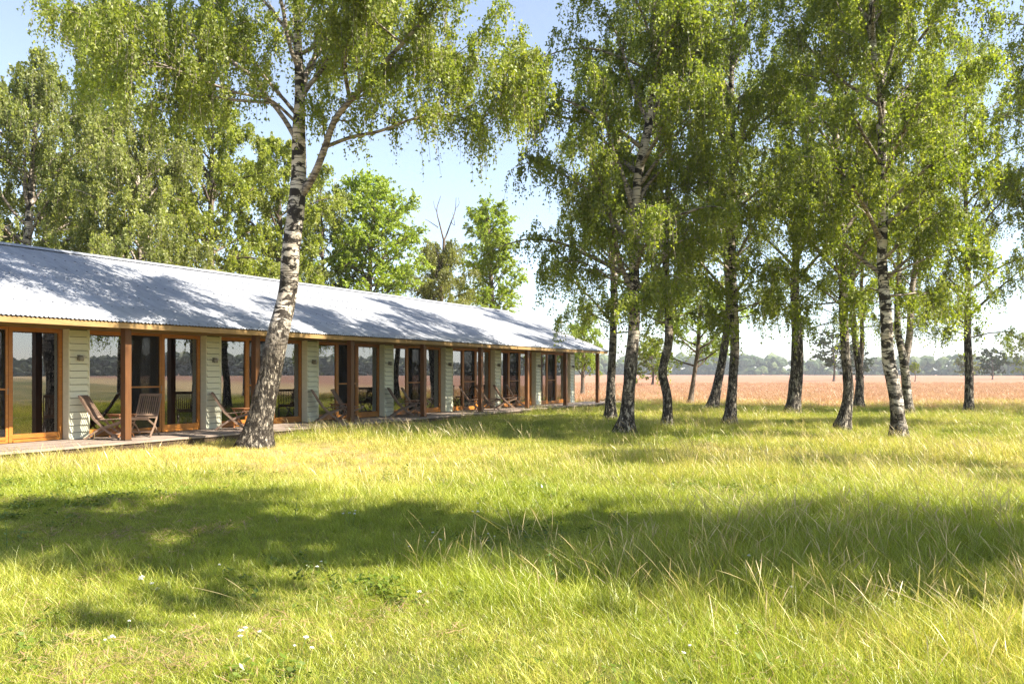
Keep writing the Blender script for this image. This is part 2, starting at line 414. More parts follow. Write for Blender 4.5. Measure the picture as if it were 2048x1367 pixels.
dm = frame_mb(DW-.01, .12, .055, .06, .012, .06).mesh('screen_door')
sm = MB().box(.05, DW-.06, .03, .033, .11, Z1w-Z0w-.055).mesh('screen_mesh')
rail = MB().box(.056, DW-.066, .006, .045, 1.08, 1.115).mesh('mid_rail')
inner = MB().box(.05, DW-.06, .085, .093, .11, Z1w-Z0w-.055).mesh('pane')
hd = MB().tube([(DW-.045,.012,1.0),(DW-.045,-.03,1.0),(DW-.045,-.035,1.06),(DW-.045,-.035,1.12)], [.008]*4, 6).mesh('handle')
for k in list(KS)[:-1]:
    x0 = S0+k*BAY+.236
    for dx in (0, FW+DW):
        w = obj('window', fm, M['frame'], lodge, (x0+dx, WIN_Y, Z0w))
        obj('pane', gm, M['glass'], w); obj('glazing_bead', bead, M['frame'], w)
    d = obj('screen_door', dm, M['frame'], lodge, (x0+FW+.005, WIN_Y, Z0w))
    obj('mid_rail', rail, M['frame'], d); obj('handle', hd, M['lamp_metal'], d)
    obj('screen_mesh', sm, M['screen'], d); obj('pane', inner, M['glass'], d)
# posts, beam, rafters, fascia
post = MB().box(-.075, .075, -.075, .075, 0, 2.62-DECK).mesh('post'); foot = MB().box(-.085, .085, -.085, .085, 0, .02).mesh('post_foot')
for k in KS:
    p = obj('post', post, M['post'], lodge, (S0+.2+k*3.75, 0, DECK)); obj('post_foot', foot, M['dark'], p)
obj('verandah_beam', MB().box(ROOF_S0+.1, ROOF_S1-.12, -.05, .05, 2.622, 2.79), M['dark'], lodge)
obj('fascia_board', MB().box(ROOF_S0, ROOF_S1-.03, EAVE_Y+.03, EAVE_Y+.065, 2.585, 2.695), M['beam'], lodge)
raf = MB().beam((0, EAVE_Y+.07, roof_z(EAVE_Y+.07)-.10), (0, WALL_Y+.02, roof_z(WALL_Y+.02)-.10), .05, .12).mesh('rafter')
s = ROOF_S0+.3
while s < ROOF_S1-.1:
    obj('rafter', raf, M['beam'], lodge, (s, 0, 0)); s += .94
barge = MB().beam((0, EAVE_Y+.02, roof_z(EAVE_Y)-.06), (0, RIDGE_Y, roof_z(RIDGE_Y)-.075), .03, .16)
obj('barge_board', barge, M['beam'], lodge, (ROOF_S1-.02, 0, 0))
# roof: lining + corrugated sheets in two courses + ridge cap
rf = MB()
for (ya, yb) in ((EAVE_Y+.07, RIDGE_Y), (RIDGE_Y, 2*RIDGE_Y-EAVE_Y)):
    za, zb = roof_z(ya+1e-4)-.03, roof_z(yb-1e-4)-.03
    v = [(x, y, z+dz) for x in (ROOF_S0+.02, ROOF_S1-.04) for (y, z) in ((ya, za), (yb, zb)) for dz in (-.02, 0)]
    rf.add(v, [(0,1,3,2),(4,6,7,5),(0,4,5,1),(2,3,7,6),(0,2,6,4),(1,5,7,3)])
roof = obj('roof', rf, M['dark'], lodge)
PER = .09; NC = 9; SW = PER*NC
def sheet(y0, y1, lift):
    n = NC*8+1; xs = np.linspace(0, SW+.02, n); prof = .011*np.sin(xs/PER*2*PI)
    ys = np.linspace(y0, y1, 5); V = []
    for off in (0, -.0016):
        for y in ys:
            z = (EAVE_Z + (y-EAVE_Y)*SLOPE)
            V.append(np.stack([xs, np.full(n, y), z+prof+lift+off+.005*xs/SW], -1))
    V = np.concatenate(V); F = []
    for L in range(2):
        for r in range(4):
            a = L*5*n + r*n + np.arange(n-1); f = np.stack([a, a+1, a+n+1, a+n], -1); F.append(f if L == 0 else f[:, ::-1])
    a = np.arange(n-1); F.append(np.stack([a, a+5*n, a+5*n+1, a+1], -1))
    return make_mesh('roof_sheet', V, [np.concatenate(F)], smooth=True)
sh1 = sheet(EAVE_Y, RIDGE_Y-.02, 0.0)
def sheet_back():
    me = sheet(EAVE_Y, RIDGE_Y-.02, 0); co = np.zeros(len(me.vertices)*3, np.float32); me.vertices.foreach_get('co', co); co = co.reshape(-1,3)
    co[:,1] = 2*RIDGE_Y-co[:,1]; me.vertices.foreach_set('co', co.ravel()); me.flip_normals(); return me
sh3 = sheet_back()
s = ROOF_S0; rr = random.Random(5)
while s < ROOF_S1-.3:
    for m_ in (sh1, sh3):
        obj('roof_sheet', m_, M['roof'], roof, (s, 0, rr.uniform(-.001, .001)))
    s += SW
sc = MB()
for yy in (-.28, .55, 1.4, 2.47, 3.3, 4.15, 5.0):
    x = ROOF_S0+PER/4
    while x < ROOF_S1:
        z = EAVE_Z+(yy-EAVE_Y)*SLOPE+.013
        sc.box(x-.013, x+.013, yy-.013, yy+.013, z, z+.008); x += PER*3
obj('roof_screws', sc, M['screw'], roof, kind='stuff')
rc = MB(); zr = roof_z(RIDGE_Y)
v = [(x, RIDGE_Y+dy, zr+dz) for x in (ROOF_S0, ROOF_S1) for dy, dz in ((-.22,-.05),(-.05,.035),(.05,.035),(.22,-.05))]
rc.add(v, [(0,4,5,1),(1,5,6,2),(2,6,7,3)]); obj('ridge_cap', rc, M['roof'], roof)
# deck
dk = MB(); dk.box(ROOF_S0, 38.9, -.38, -.33, .03, DECK-.045); dk.box(ROOF_S0, 38.9, .55, .62, .0, DECK-.045); dk.box(ROOF_S0, 38.9, 1.15, 1.25, .0, DECK-.045)
deck = obj('deck', dk, M['dark'], lodge)
PLW = .118; plen = 3.75
pl = MB().box(0, plen-.004, 0, PLW-.008, DECK-.042, DECK-.001).mesh('plank')
rr = random.Random(8)
for r in range(15):
    s = ROOF_S0 - (r % 3)*1.25
    while s < 38.9-.5:
        obj('plank', pl, M['deck'], deck, (s, -.41+r*PLW, rr.uniform(-.003, .003))); s += plen
obj('threshold', MB().box(S_START, S_END, WALL_Y+.075, WIN_Y+.10, .03, DECK-.002), M['dark'], lodge)

# ------------------------------------------------------------------ things in the rooms
def in_lodge(s, y, z): return Vector((P0.x + s*sA - y*cA, P0.y + s*cA + y*sA, z))
def bay_x(k): return S0+k*BAY+.236
def curtain(name, w, h, mat, label, s, y, fold=.05, taper=0.0, lean=0.0, seed=0, group='curtains behind the lodge windows'):
    rs = np.random.RandomState(seed); n = 60; m = 14
    u = np.linspace(0, 1, n); V = []
    ph = rs.rand(3)*6
    for side in (0, .006):
        for j in range(m):
            t = j/(m-1); x = u*w*(1-taper*t) + lean*t
            yy = fold*np.sin(u*w/.11*2*PI*.9+ph[0]+.6*np.sin(u*9+ph[1]))*(.6+.4*t) + .02*np.sin(u*5+ph[2]+t*2)
            V.append(np.stack([x, yy+side, np.full(n, h*(1-t))], -1))
    V = np.concatenate(V); F = []
    for L in range(2):
        for j in range(m-1):
            a = L*n*m + j*n + np.arange(n-1); F.append(np.stack([a, a+1, a+n+1, a+n], -1))
    me = make_mesh(name, V, [np.concatenate(F)], smooth=True)
    o = obj(name, me, mat, None, in_lodge(s, y, DECK+.03), TH); o['label'] = label; o['category'] = 'curtain'; o['group'] = group
    return o
H_ = 2.32
curtain('curtain', .55, H_, M['curtain'], 'beige curtain behind the wide pane at the far left end of the lodge', bay_x(-1)+W-.62, 1.66, seed=1)
curtain('curtain', .62, H_, M['curtain'], 'beige curtain behind the pane just right of the slatted chair facing the lawn', bay_x(0)+W-.70, 1.66, seed=2)
curtain('curtain', .30, H_, M['curtain'], 'narrow beige curtain behind the glass beside the leftmost reclining chair', bay_x(0)+.06, 1.66, seed=3)
curtain('curtain', .60, H_, M['curtain'], 'beige curtain behind the pane just left of the leaning birch trunk', bay_x(1)+.35, 1.66, seed=4)
curtain('curtain', .70, H_, M['curtain'], 'beige curtain behind the pane just right of the leaning birch trunk', bay_x(1)+W-.95, 1.66, seed=5)
wl = ['white curtain hanging inside the screen door behind the slatted chair facing the lawn', 'white curtain inside the screen door hidden partly by the leaning birch',
      None, None, 'white tied-back curtain in the screen door behind the fifth pair of chairs', 'white tied-back curtain in the screen door behind the last pair of chairs', 'white tied-back curtain in the last screen door of the lodge']
for k, l in enumerate(wl):
    if l: curtain('curtain', .62 if k == 0 else .50, H_, M['curtain_white'], l, bay_x(k)+FW+.06, 1.645, .02, .15 if k == 0 else -.6 if k > 3 else .3, -.0, 20+k)
def radiator(label, s, y, w=.62, rx=0):
    o = thing('radiator', label, 'radiator', in_lodge(s, y, DECK), TH, 'radiators behind the windows')
    m = MB().box(0, w, .0, .06, .12, .50); obj('panel', m, M['white'], o)
    for i in range(int(w/.05)): 
        if i == 0: fin_ = MB().box(.012, .038, -.014, -.001, .14, .48).mesh('fin')
        obj('fin', fin_, M['white'], o, (i*.05, 0, 0))
    obj('top_grille', MB().box(.0, w, .002, .058, .501, .515), M['white'], o)
    lm = MB().box(-.02, .02, .01, .05, 0, .119).mesh('leg')
    for x in (.06, w-.06): obj('leg', lm, M['white'], o, (x, 0, 0))
radiator('white ribbed radiator behind the wide pane at the far left', bay_x(-1)+FW+DW+.08, 1.63)
radiator('white ribbed radiator behind the pane right of the chair facing the lawn', bay_x(0)+FW+DW-.05, 1.63, .40)
radiator('white ribbed radiator behind the pane beside the third verandah post', bay_x(2)+FW+DW+.0, 1.63, .42)
radiator('white ribbed radiator behind the pane left of the upright chair with lit slats', bay_x(4)+.55, 1.63, .42)
bed = thing('bed', 'pale bed with white bedding seen through the glass behind the leftmost reclining chair', 'bed', in_lodge(bay_x(0)+.62, 2.25, DECK), TH)
def soft(x0, x1, y0, y1, z0, z1, r):
    m = MB(); v = []; 
    n = 6; prof = []
    for i in range(n): a = i/(n-1)*PI/2; prof.append((r*(1-math.sin(a)), z1-r+r*math.sin(a)) if False else (r*(1-math.cos(a)), z1-r+r*math.sin(a)))
    levels = [(r*.4, z0), (0, z0+r*.5)] + prof
    for ins, z in levels: v += [(x0+ins, y0+ins, z), (x1-ins, y0+ins, z), (x1-ins, y1-ins, z), (x0+ins, y1-ins, z)]
    f = [(l*4+i, l*4+(i+1) % 4, l*4+4+(i+1) % 4, l*4+4+i) for l in range(len(levels)-1) for i in range(4)]
    t = (len(levels)-1)*4; f += [(t, t+1, t+2, t+3)]; return m.add(v, f)
obj('base', soft(0, .9, 0, 2, .06, .30, .03), M['white_cloth'], bed); obj('mattress', soft(.0, .92, -.02, 2.02, .302, .52, .07), M['white_cloth'], bed)
obj('pillow', soft(.12, .8, 1.5, 1.95, .522, .66, .06), M['white_cloth'], bed)

# ------------------------------------------------------------------ chairs and tables
def make_chair(mat):
    t = thing('folding_chair', '', 'chair', (0,0,0), 0, 'folding chairs along the verandah')
    hw = .235
    pts = [(-.42,.92),(-.27,.67),(-.11,.43),(.13,.20),(.40,.012)]
    for s in (-1, 1):
        m = MB()
        for a, c in zip(pts[:-1], pts[1:]): m.beam((a[0], 0, a[1]), (c[0], 0, c[1]), .022, .045, (1,0,0) if abs(c[1]-a[1]) > abs(c[0]-a[0]) else (0,0,1))
        obj('side_rail', m, mat, t, (0, s*hw, 0))
        m = MB().beam((.46, 0, .40), (.0, 0, .245), .022, .045).beam((.0,0,.245), (-.34,0,.012), .022, .045)
        obj('leg', m, mat, t, (0, s*(hw-.028), 0))
    obj('top_rail', MB().beam((-.425,-hw-.01,.925), (-.425,hw+.01,.925), .03, .06, (-.54,0,.84)), mat, t)
    obj('lower_rail', MB().beam((-.145,-hw,.475), (-.145,hw,.475), .025, .045, (-.58,0,.81)), mat, t)
    sl_ = MB().beam((-.15,0,.49), (-.415,0,.905), .012, .026, (0,1,0)).mesh('back_slat')
    for i in range(9): obj('back_slat', sl_, mat, t, (0, -.19+i*.0475, 0))
    ss = MB().box(-.024, .024, -hw+.016, hw-.016, 0, .016).mesh('seat_slat')
    for i in range(9):
        u = i/8; o = obj('seat_slat', ss, mat, t, (-.10+u*.54, 0, .405+.035*u+ (.02 if u in (0,) else 0)))
    for (x, z) in ((.30,.115), (-.22,.10)): obj('stretcher', MB().beam((x,-hw+.012,z), (x,hw-.012,z), .03, .018), mat, t)
    obj('seat_rail', MB().beam((.462,-hw+.016,.415), (.462,hw-.016,.415), .03, .05), mat, t)
    return t
def s_of(x, yl):
    C = (POST_D+yl)/cA; Z = C*1700/(1933-x); return Z/cA - C*sA
ch0 = make_chair(M['teak'])
chairs = [  # pixel column in the photograph, local y, yaw from the +s direction, label
 (208, .70, -56, 'weathered slatted chair side-on beside the second green wall panel, leftmost on the deck'),
 (290, .72, -146, 'slatted folding chair facing the lawn just right of the nearest full verandah post'),
 (460, .75, -46, 'folding chair side-on close to the left of the leaning birch trunk'),
 (654, .75, -44, 'folding chair at the fourth green panel, first to the right of the leaning birch'),
 (694, .55, -60, 'folding chair set half behind the post right of the leaning birch'),
 (803, .75, -46, 'folding chair against the fifth green panel, nearer of its pair'),
 (829, .60, -60, 'folding chair behind a small table and left of a dark post, farther of its pair'),
 (942, .80, -62, 'folding chair with sunlit seat in front of a screen door, left of a dark post'),
 (975, .60, -40, 'folding chair just right of the post in the row of far chairs'),
 (1009, .85, -52, 'folding chair by the second last green panel, nearer of the last pair'),
 (1034, .70, -66, 'farthest folding chair on the deck, last before the end of the lodge'),
]
for i, (px, yl, yaw, lab) in enumerate(chairs):
    c = ch0 if i == 0 else copy_tree(ch0)
    c.location = in_lodge(s_of(px, yl), yl, DECK); c.rotation_euler = (0, 0, TH+math.radians(yaw)); c['label'] = lab
def make_table(mat):
    t = thing('folding_table', '', 'table', (0,0,0), 0, 'small tables between the chairs')
    sl_ = MB().box(-.23, .23, -.024, .024, .50, .518).mesh('top_slat')
    for i in range(8): obj('top_slat', sl_, mat, t, (0, -.196+i*.056, 0))
    for y in (-.17, .17):
        obj('leg', MB().beam((-.20, y, .49), (.20, y, .008), .02, .035), mat, t)
        obj('leg', MB().beam((.20, y*.86, .49), (-.20, y*.86, .008), .02, .035), mat, t)
    for x in (-.2, .2): obj('apron', MB().beam((x,-.185,.482), (x,.185,.482), .025, .03), mat, t)
    for x, z in ((.14,.08), (-.14,.08)): obj('stretcher', MB().beam((x,-.16,z), (x,.16,z), .018, .025), mat, t)
    return t
tb0 = make_table(M['teak_red'])
tables = [(243, .95, 'small folding table half hidden by the nearest full verandah post'),
 (487, 1.0, 'small folding table touching the left edge of the leaning birch trunk'),
 (679, .85, 'reddish folding table between the two chairs right of the leaning birch'),
 (823, .80, 'folding table between the pair of chairs at the fifth green panel'),
 (958, .98, 'folding table partly behind the post among the far chairs'),
 (1024, 1.05, 'folding table between the last pair of chairs at the far end')]
for i, (px, yl, lab) in enumerate(tables):
    c = tb0 if i == 0 else copy_tree(tb0)
    c.location = in_lodge(s_of(px, yl), yl, DECK); c.rotation_euler = (0, 0, TH+.1*i); c['label'] = lab

# ------------------------------------------------------------------ trees
def smooth_path(P, n):
    P = np.asarray(P, float); d = np.concatenate([[0], np.cumsum(np.linalg.norm(np.diff(P, axis=0), axis=1))])
    t = np.linspace(0, d[-1], n); out = np.zeros((n, P.shape[1]))
    m = np.gradient(P, d, axis=0)
    k = np.clip(np.searchsorted(d, t, side='right')-1, 0, len(d)-2); h = d[k+1]-d[k]; u = ((t-d[k])/h)[:, None]; h = h[:, None]
    return (2*u**3-3*u**2+1)*P[k] + (u**3-2*u**2+u)*h*m[k] + (-2*u**3+3*u**2)*P[k+1] + (u**3-u**2)*h*m[k+1]
def grow(p, d, L, n, rs, up=0.0, wob=.12, droop=0.0):
    pts = [np.array(p, float)]; d = np.array(d, float); d /= np.linalg.norm(d); st = L/(n-1)
    for i in range(n-1):
        t = i/(n-1)
        d = d + rs.normal(0, wob, 3) + np.array([0, 0, up*(1-t) - droop*t*t])
        d /= np.linalg.norm(d); pts.append(pts[-1]+d*st)
    return np.array(pts)
LEAVES = 0
def leaf_quads(c, a, nrm, l, w):
    b_ = np.cross(a, nrm); b_ /= np.linalg.norm(b_, axis=1)[:, None]+1e-9
    l = l[:, None]; w = w[:, None]
    v = np.stack([c-a*l*.40+b_*w*.5, c-a*l*.32-b_*w*.5, c+a*l*.62], 1)
    return v.reshape(-1, 3)
def tree(name, label, cat, trunk, radii, seed, crown_z0, top, R, leaves, leaf, mat, bark, prim=26, group=None, zlim=None,
         weep=1.0, limbs=(), twig_len=(.5, 1.3), up=.35, tint=(.0, 1.0), prim_el=(25, 60), asym=(0, 0), profile=None, flare=1.75, low=(), dens_pow=1.0, sides=14, twigs=True, rough=.05):
    """trunk: list of world points (base first).  R: crown radius; profile(t) scales it between crown_z0 (t=0) and top (t=1)"""
    global LEAVES
    rs = np.random.RandomState(seed)
    base = np.array(trunk[0], float); root = thing(name, label, cat, tuple(base), 0, group)
    T = [np.array(p, float)-base for p in trunk]; rad = list(radii)
    if T[-1][2] < top-.5:                                   # carry the trunk on to its top
        d = (T[-1]-T[-2]); d /= np.linalg.norm(d); d = d*.5+np.array([0,0,.5]); d /= np.linalg.norm(d); h0 = T[-1][2]; r0 = rad[-1]
        n = max(3, int((top-h0)/1.5))
        for i in range(1, n+1):
            u = i/n; d = d + np.array([*rs.normal(0, .05, 2), .02]); d /= np.linalg.norm(d)
            T.append(T[-1]+d*(top-h0)/n); rad.append(r0*(1-u)+.012*u)
    T = np.array(T); n = int(max(24, T[-1][2]*6))
    tp = smooth_path(np.concatenate([T, np.array(rad)[:, None]], 1), n); P = tp[:, :3]; Rr = np.maximum(tp[:, 3], .008)
    zz = P[:, 2]; Rr = Rr*(1+(flare-1)*np.exp(-np.maximum(zz, 0)/.22))
    ang = np.linspace(0, 2*PI, sides, endpoint=False)
    nz = rs.normal(0, 1, (n, sides)); nz = (nz+np.roll(nz, 1, 0)+np.roll(nz, 1, 1)+np.roll(nz, -1, 0))/2
    ridge = sum(np.sin(ang*k+rs.rand()*6)[None, :]*a for k, a in ((3, .5), (5, .5), (2, .4)))
    RR = Rr[:, None]*(1 + rough*nz*np.exp(-zz/4)[:, None] + .15*ridge*np.exp(-np.maximum(zz,0)/.35)[:, None])
    P2 = P.copy(); P2[0, 2] -= .12
    obj('trunk', MB().tube(P2, RR, sides).mesh('trunk', True), bark, root)
    if profile is None: profile = lambda t: (np.minimum(1, .55+1.6*t))*np.sqrt(np.clip(1-t, 0, 1))*1.25
    mb = MB(); src = []                                    # src: (point, outward dir, weight)
    def at_z(z):
        i = np.searchsorted(zz, z); i = min(max(i, 1), n-1); return P[i], Rr[i]
    def secondary(pr, r0, L, dens=1.0):
        m = max(2, int(L*2.4*dens)); nn = len(pr)
        for j in range(m):
            t = .22+.78*(j+rs.rand())/m; k = min(nn-2, int(t*(nn-1))); p = pr[k]
            d0 = pr[k+1]-pr[k]; d0 /= np.linalg.norm(d0)
            sd = np.cross(d0, [0,0,1]); sd /= np.linalg.norm(sd)+1e-6
            sgn = 1 if rs.rand() < .5 else -1
            d = d0*.6+sd*sgn*rs.uniform(.4, 1.1)+np.array([0,0,rs.uniform(-.25,.55)])
            l2 = (.28*L*(1.15-t)+.35)*rs.uniform(.7, 1.3)
            s2 = grow(p, d, l2, 6, rs, .12, .16, .35*weep)
            mb.tube(s2, np.linspace(max(.006, r0*.35*(1.1-t)), .003, 6), 4)
            for q in range(1, 6): src.append((s2[q], s2[q]-s2[q-1], 1.0))
        for q in range(nn//2, nn): src.append((pr[q], pr[min(q+1, nn-1)]-pr[q-1], .9))
    for (pts, r0, r1) in limbs:                             # limbs seen in the photograph
        lp = smooth_path([np.array(p)-base for p in pts], 24)
        mb.tube(lp, np.linspace(r0, r1, 24), 9)
        L = np.linalg.norm(np.diff(lp, axis=0), axis=1).sum(); secondary(lp[3:], r0*.7, L*.55, 2.2)
        for j in range(7):
            k = 5+int(rs.rand()*17); d = lp[k]-lp[k-1]; d /= np.linalg.norm(d); d = d+rs.normal(0, .7, 3); d[2] = abs(d[2])*.4+.1
            pl_ = rs.uniform(1.0, 2.4); pr = grow(lp[k], d, pl_, 10, rs, .1, .1, .3*weep); mb.tube(pr, np.linspace(r0*.3, .005, 10), 5); secondary(pr, r0*.3, pl_)
    az = rs.rand()*6.28
    for i in range(prim):
        t = ((i+.5)/prim)**dens_pow; z = crown_z0+(top-crown_z0)*t*.97
        p, r = at_z(z); az += 2.4+rs.normal(0, .3)
        L = R*profile(t)*rs.uniform(.75, 1.2)
        out = np.array([math.cos(az), math.sin(az), 0]); L *= max(.3, 1+out[0]*asym[0]+out[1]*asym[1])
        el = math.radians(rs.uniform(*prim_el)+18*t); d = out*math.cos(el)+np.array([0,0,math.sin(el)])
        nn = 12; L *= 1.12
        pr = grow(p, d, L, nn, rs, .02*up, .09, .32*weep)
        r0 = min(r*.55, .012+.014*L); mb.tube(pr, np.linspace(r0, .005, nn), 6)
        secondary(pr, r0, L)
    for (z, azd, L, el) in low:                             # low sparse branches
        p, r = at_z(z); a = math.radians(azd); d = (math.cos(a)*math.cos(el), math.sin(a)*math.cos(el), math.sin(el))
        pr = grow(p, d, L, 12, rs, .05, .1, .3); mb.tube(pr, np.linspace(.03, .005, 12), 6); secondary(pr, .03, L, .8)
    # twigs
    Sp = np.array([s_[0] for s_ in src]); Sd = np.array([s_[1] for s_ in src]); Sw = np.array([s_[2] for s_ in src]); Sw /= Sw.sum()
    per = 18; nt_ = int(leaves*1.40)//per; leaf = leaf*.86
    if zlim is not None:
        fac = np.where(Sp[:, 2] > zlim, .42, 1.0); Sw = Sw*fac; Sw /= Sw.sum()
    idx = rs.choice(len(Sp), nt_, p=Sw)
    p = Sp[idx]+rs.normal(0, .05, (nt_, 3)); d = Sd[idx]; d /= np.linalg.norm(d, axis=1)[:, None]+1e-9
    d = d+rs.normal(0, .55, (nt_, 3)); d /= np.linalg.norm(d, axis=1)[:, None]
    tl = rs.uniform(*twig_len, nt_)*(.75+.5*rs.rand(nt_))
    wv = rs.uniform(.55, 1.15, nt_)*weep
    def tw(u, i):
        uu = u[:, None]; l = tl[i][:, None]; w_ = wv[i][:, None]
        return p[i] + d[i]*l*(.6/(.5+w_))*(uu-.45*uu*uu) - np.array([0,0,1.0])*l*w_*.85*uu**1.7
    if twigs:
        sel = np.arange(0, nt_, 3); K = 3; us = np.linspace(0, .95, K)
        pts = np.stack([tw(np.full(len(sel), u), sel) for u in us], 1)
        off = np.array([[1,0,0],[-.5,.87,0],[-.5,-.87,0]])*.0035
        V = (pts[:, :, None, :]+off[None, None]).reshape(-1, 3)
        f = []
        for k in range(K-1):
            for a_ in range(3): f.append((k*3+a_, k*3+(a_+1) % 3, (k+1)*3+(a_+1) % 3, (k+1)*3+a_))
        F = (np.arange(len(sel))[:, None, None]*K*3+np.array(f)[None]).reshape(-1, 4); mb.add(V, F)
    obj('limbs', mb.mesh('limbs', True), M['limb'] if bark in (M['bark_white'], M['bark_main'], M['bark']) else M['twig'], root)
    li = np.repeat(np.arange(nt_), per); u = rs.uniform(.05, 1.0, len(li))
    c = tw(u, li)+rs.normal(0, .035, (len(li), 3))
    a = rs.normal(0, .6, (len(li), 3))+np.array([0,0,-.75*weep-.1]); a /= np.linalg.norm(a, axis=1)[:, None]
    nr = rs.normal(0, 1, (len(li), 3)); nr -= a*(nr*a).sum(1)[:, None]; nr /= np.linalg.norm(nr, axis=1)[:, None]
    sz = leaf*rs.uniform(.65, 1.25, len(li))
    if zlim is not None: sz = np.where(c[:, 2] > zlim, sz*1.5, sz)
    keep = c[:, 2] > .35
    c, a, nr, sz, li = c[keep], a[keep], nr[keep], sz[keep], li[keep]
    v = leaf_quads(c, a, nr, sz, sz*.78)
    ti = np.clip(rs.normal(.5, .22, nt_)[li]*.6+rs.rand(len(li))*.4, 0, 1)*(tint[1]-tint[0])+tint[0]
    me = make_mesh('leaves', v, [np.arange(len(v)).reshape(-1, 3)], {'tint': ('FACE', ti)})
    obj('leaves', me, mat, root, kind='stuff'); LEAVES += len(c)
    return root
def at(x, y, Y): return np.array([(x-1024)/1700*Y, Y, CAM_H-(y-746)/1700*Y])
def tpath(pix, Y, wob=0, seed=0):
    rs = np.random.RandomState(seed); pts = []; rads = []
    for i, (x, y, w) in enumerate(pix):
        p = at(x, y, Y); p[1] += (rs.normal(0, wob) if i else 0); pts.append(p); rads.append(w/2/1700*Y)
    z0 = float(gh(pts[0][0], pts[0][1])); dz = pts[0][2]-z0
    pts[0][2] = z0
    return pts, rads
def zl(Y): return CAM_H + .475*Y

# the large leaning birch by the deck
Y = 18.8
tr, rd = tpath([(510,895,62),(523,830,49),(540,750,45),(556,680,42),(574,580,37),(584,500,35),(592,430,34),(597,350,30),(599,270,26),(601,190,20),(597,90,16),(590,-60,13),(596,-260,9)], Y, .05, 2)
def L3(pix, dy): return [at(x, y, Y+dy*i/(len(pix)-1)) for i, (x, y) in enumerate(pix)]
limbs = [
 (L3([(600,395),(628,350),(648,300),(672,235),(712,190),(765,130),(830,60),(880,0),(930,-90)], -1.5), .088, .022),
 (L3([(655,292),(700,275),(760,262),(820,240),(880,228),(935,240),(975,275)], -.3), .045, .012),
 (L3([(598,290),(570,240),(520,175),(480,120),(450,50),(425,-20),(400,-120)], 1.8), .060, .02),
 (L3([(600,200),(620,130),(680,60),(740,0),(800,-80)], 2.0), .07, .02),
 (L3([(598,250),(540,200),(470,185),(380,150),(290,120),(210,110)], -2.2), .038, .012),
 (L3([(540,205),(470,200),(400,190),(340,190),(290,215)], .6), .04, .012),
 (L3([(500,150),(400,80),(300,30),(200,10),(140,25)], .8), .05, .012),
 (L3([(765,130),(820,130),(880,120),(940,140)], 1.0), .04, .012),
 (L3([(700,200),(690,140),(700,60),(720,-40)], -2.0), .05, .015),
]
tree('birch_tree', 'large leaning birch with thick furrowed trunk standing alone in front of the lodge deck', 'tree', tr, rd, 11, 7.0, 14.5, 4.0, 102000, .080, M['birch_leaf'], M['bark_main'],
     prim=22, limbs=limbs, group='birch trees on the lawn', zlim=zl(Y), flare=1.45, sides=36, rough=.035, tint=(.1,1))

def bt(pix, Y, label, seed, z0, top, R, leaves, bark='bark', mat='birch_leaf', leaf=.090, wob=.05, **kw):
    tr, rd = tpath(pix, Y, wob, seed)
    return tree(kw.pop('name', 'birch_tree'), label, 'tree', tr, rd, seed, z0, top, R, leaves, leaf, M[mat], M[bark], zlim=kw.pop('zlim', zl(Y)), group=kw.pop('group', 'birch trees on the lawn'), **kw)
rnd_prof = lambda t: np.minimum(1, .75+1.1*t)*np.sqrt(np.clip(1.02-t, 0, 1))*1.15
bt([(1221,838,22),(1222,760,17),(1226,680,15),(1228,600,14),(1226,500,12),(1232,400,11),(1236,300,10)], 30.5, 'slim brownish birch nearest the roof end, partly behind a thicker birch', 21, 3.2, 15, 2.8, 30000, wob=.05, prim=30, low=((3.4,200,2.4,.1),(3.0,330,2.2,.1),(3.8,120,2.4,.2),(3.6,270,2.0,.1)), profile=rnd_prof)
bt([(1250,872,36),(1255,810,26),(1261,730,25),(1268,660,23),(1268,540,21),(1270,440,19),(1278,340,18),(1298,245,16),(1303,150,13),(1310,20,10)], 22.3, 'thick dark-footed birch whose crown hangs over the far roof end', 22, 3.3, 15.5, 3.8, 66000, prim=44, profile=rnd_prof, asym=(-.12, 0),
   low=((3.6,190,3.0,.5),(3.8,150,2.6,.4),(4.1,215,2.8,.4),(3.3,20,1.6,.5),(3.2,250,2.2,.2),(3.4,300,2.0,.15)))
bt([(1333,860,20),(1335,795,18),(1325,745,17),(1336,690,17),(1336,600,15),(1331,500,12),(1335,380,10)], 24.6, 'birch with a crooked kinked trunk between two thicker grove birches', 23, 3.4, 13.5, 2.6, 32000, prim=28, low=((3.0,180,2.0,.1),(3.2,10,2.2,.1),(3.6,270,2.2,.15),(3.4,90,2.0,.1)), profile=rnd_prof)
bt([(1380,808,11),(1386,770,9),(1395,700,8),(1400,620,6)], 45, 'small light green tree at the far edge of the lawn with low branches', 24, 1.6, 6.2, 2.7, 17000, 'bark_brown', 'bright_leaf', .10, name='young_tree', group=None, prim=20, weep=.35, prim_el=(5,35), zlim=None, tint=(.0,.7))
bt([(1424,820,22),(1436,765,18),(1450,690,16),(1457,620,14),(1452,520,12),(1448,400,10)], 37.9, 'dark birch leaning right directly behind a straight white-banded one', 25, 4.5, 17, 3.5, 30000, 'bark_dark', prim=30, low=((4.0,10,2.8,.1),(4.2,200,2.6,.1),(4.6,280,2.6,.15)), profile=rnd_prof)
bt([(1458,852,26),(1465,770,19),(1468,690,18),(1466,570,17),(1463,450,15),(1465,330,14),(1462,200,12),(1465,100,9)], 26.5, 'straight birch with closely banded white bark in the middle of the grove', 26, 3.6, 16.5, 3.3, 46000, prim=40, profile=rnd_prof, low=((3.6,0,2.2,.1),(3.4,300,2.0,.1),(3.8,230,2.2,.1)))
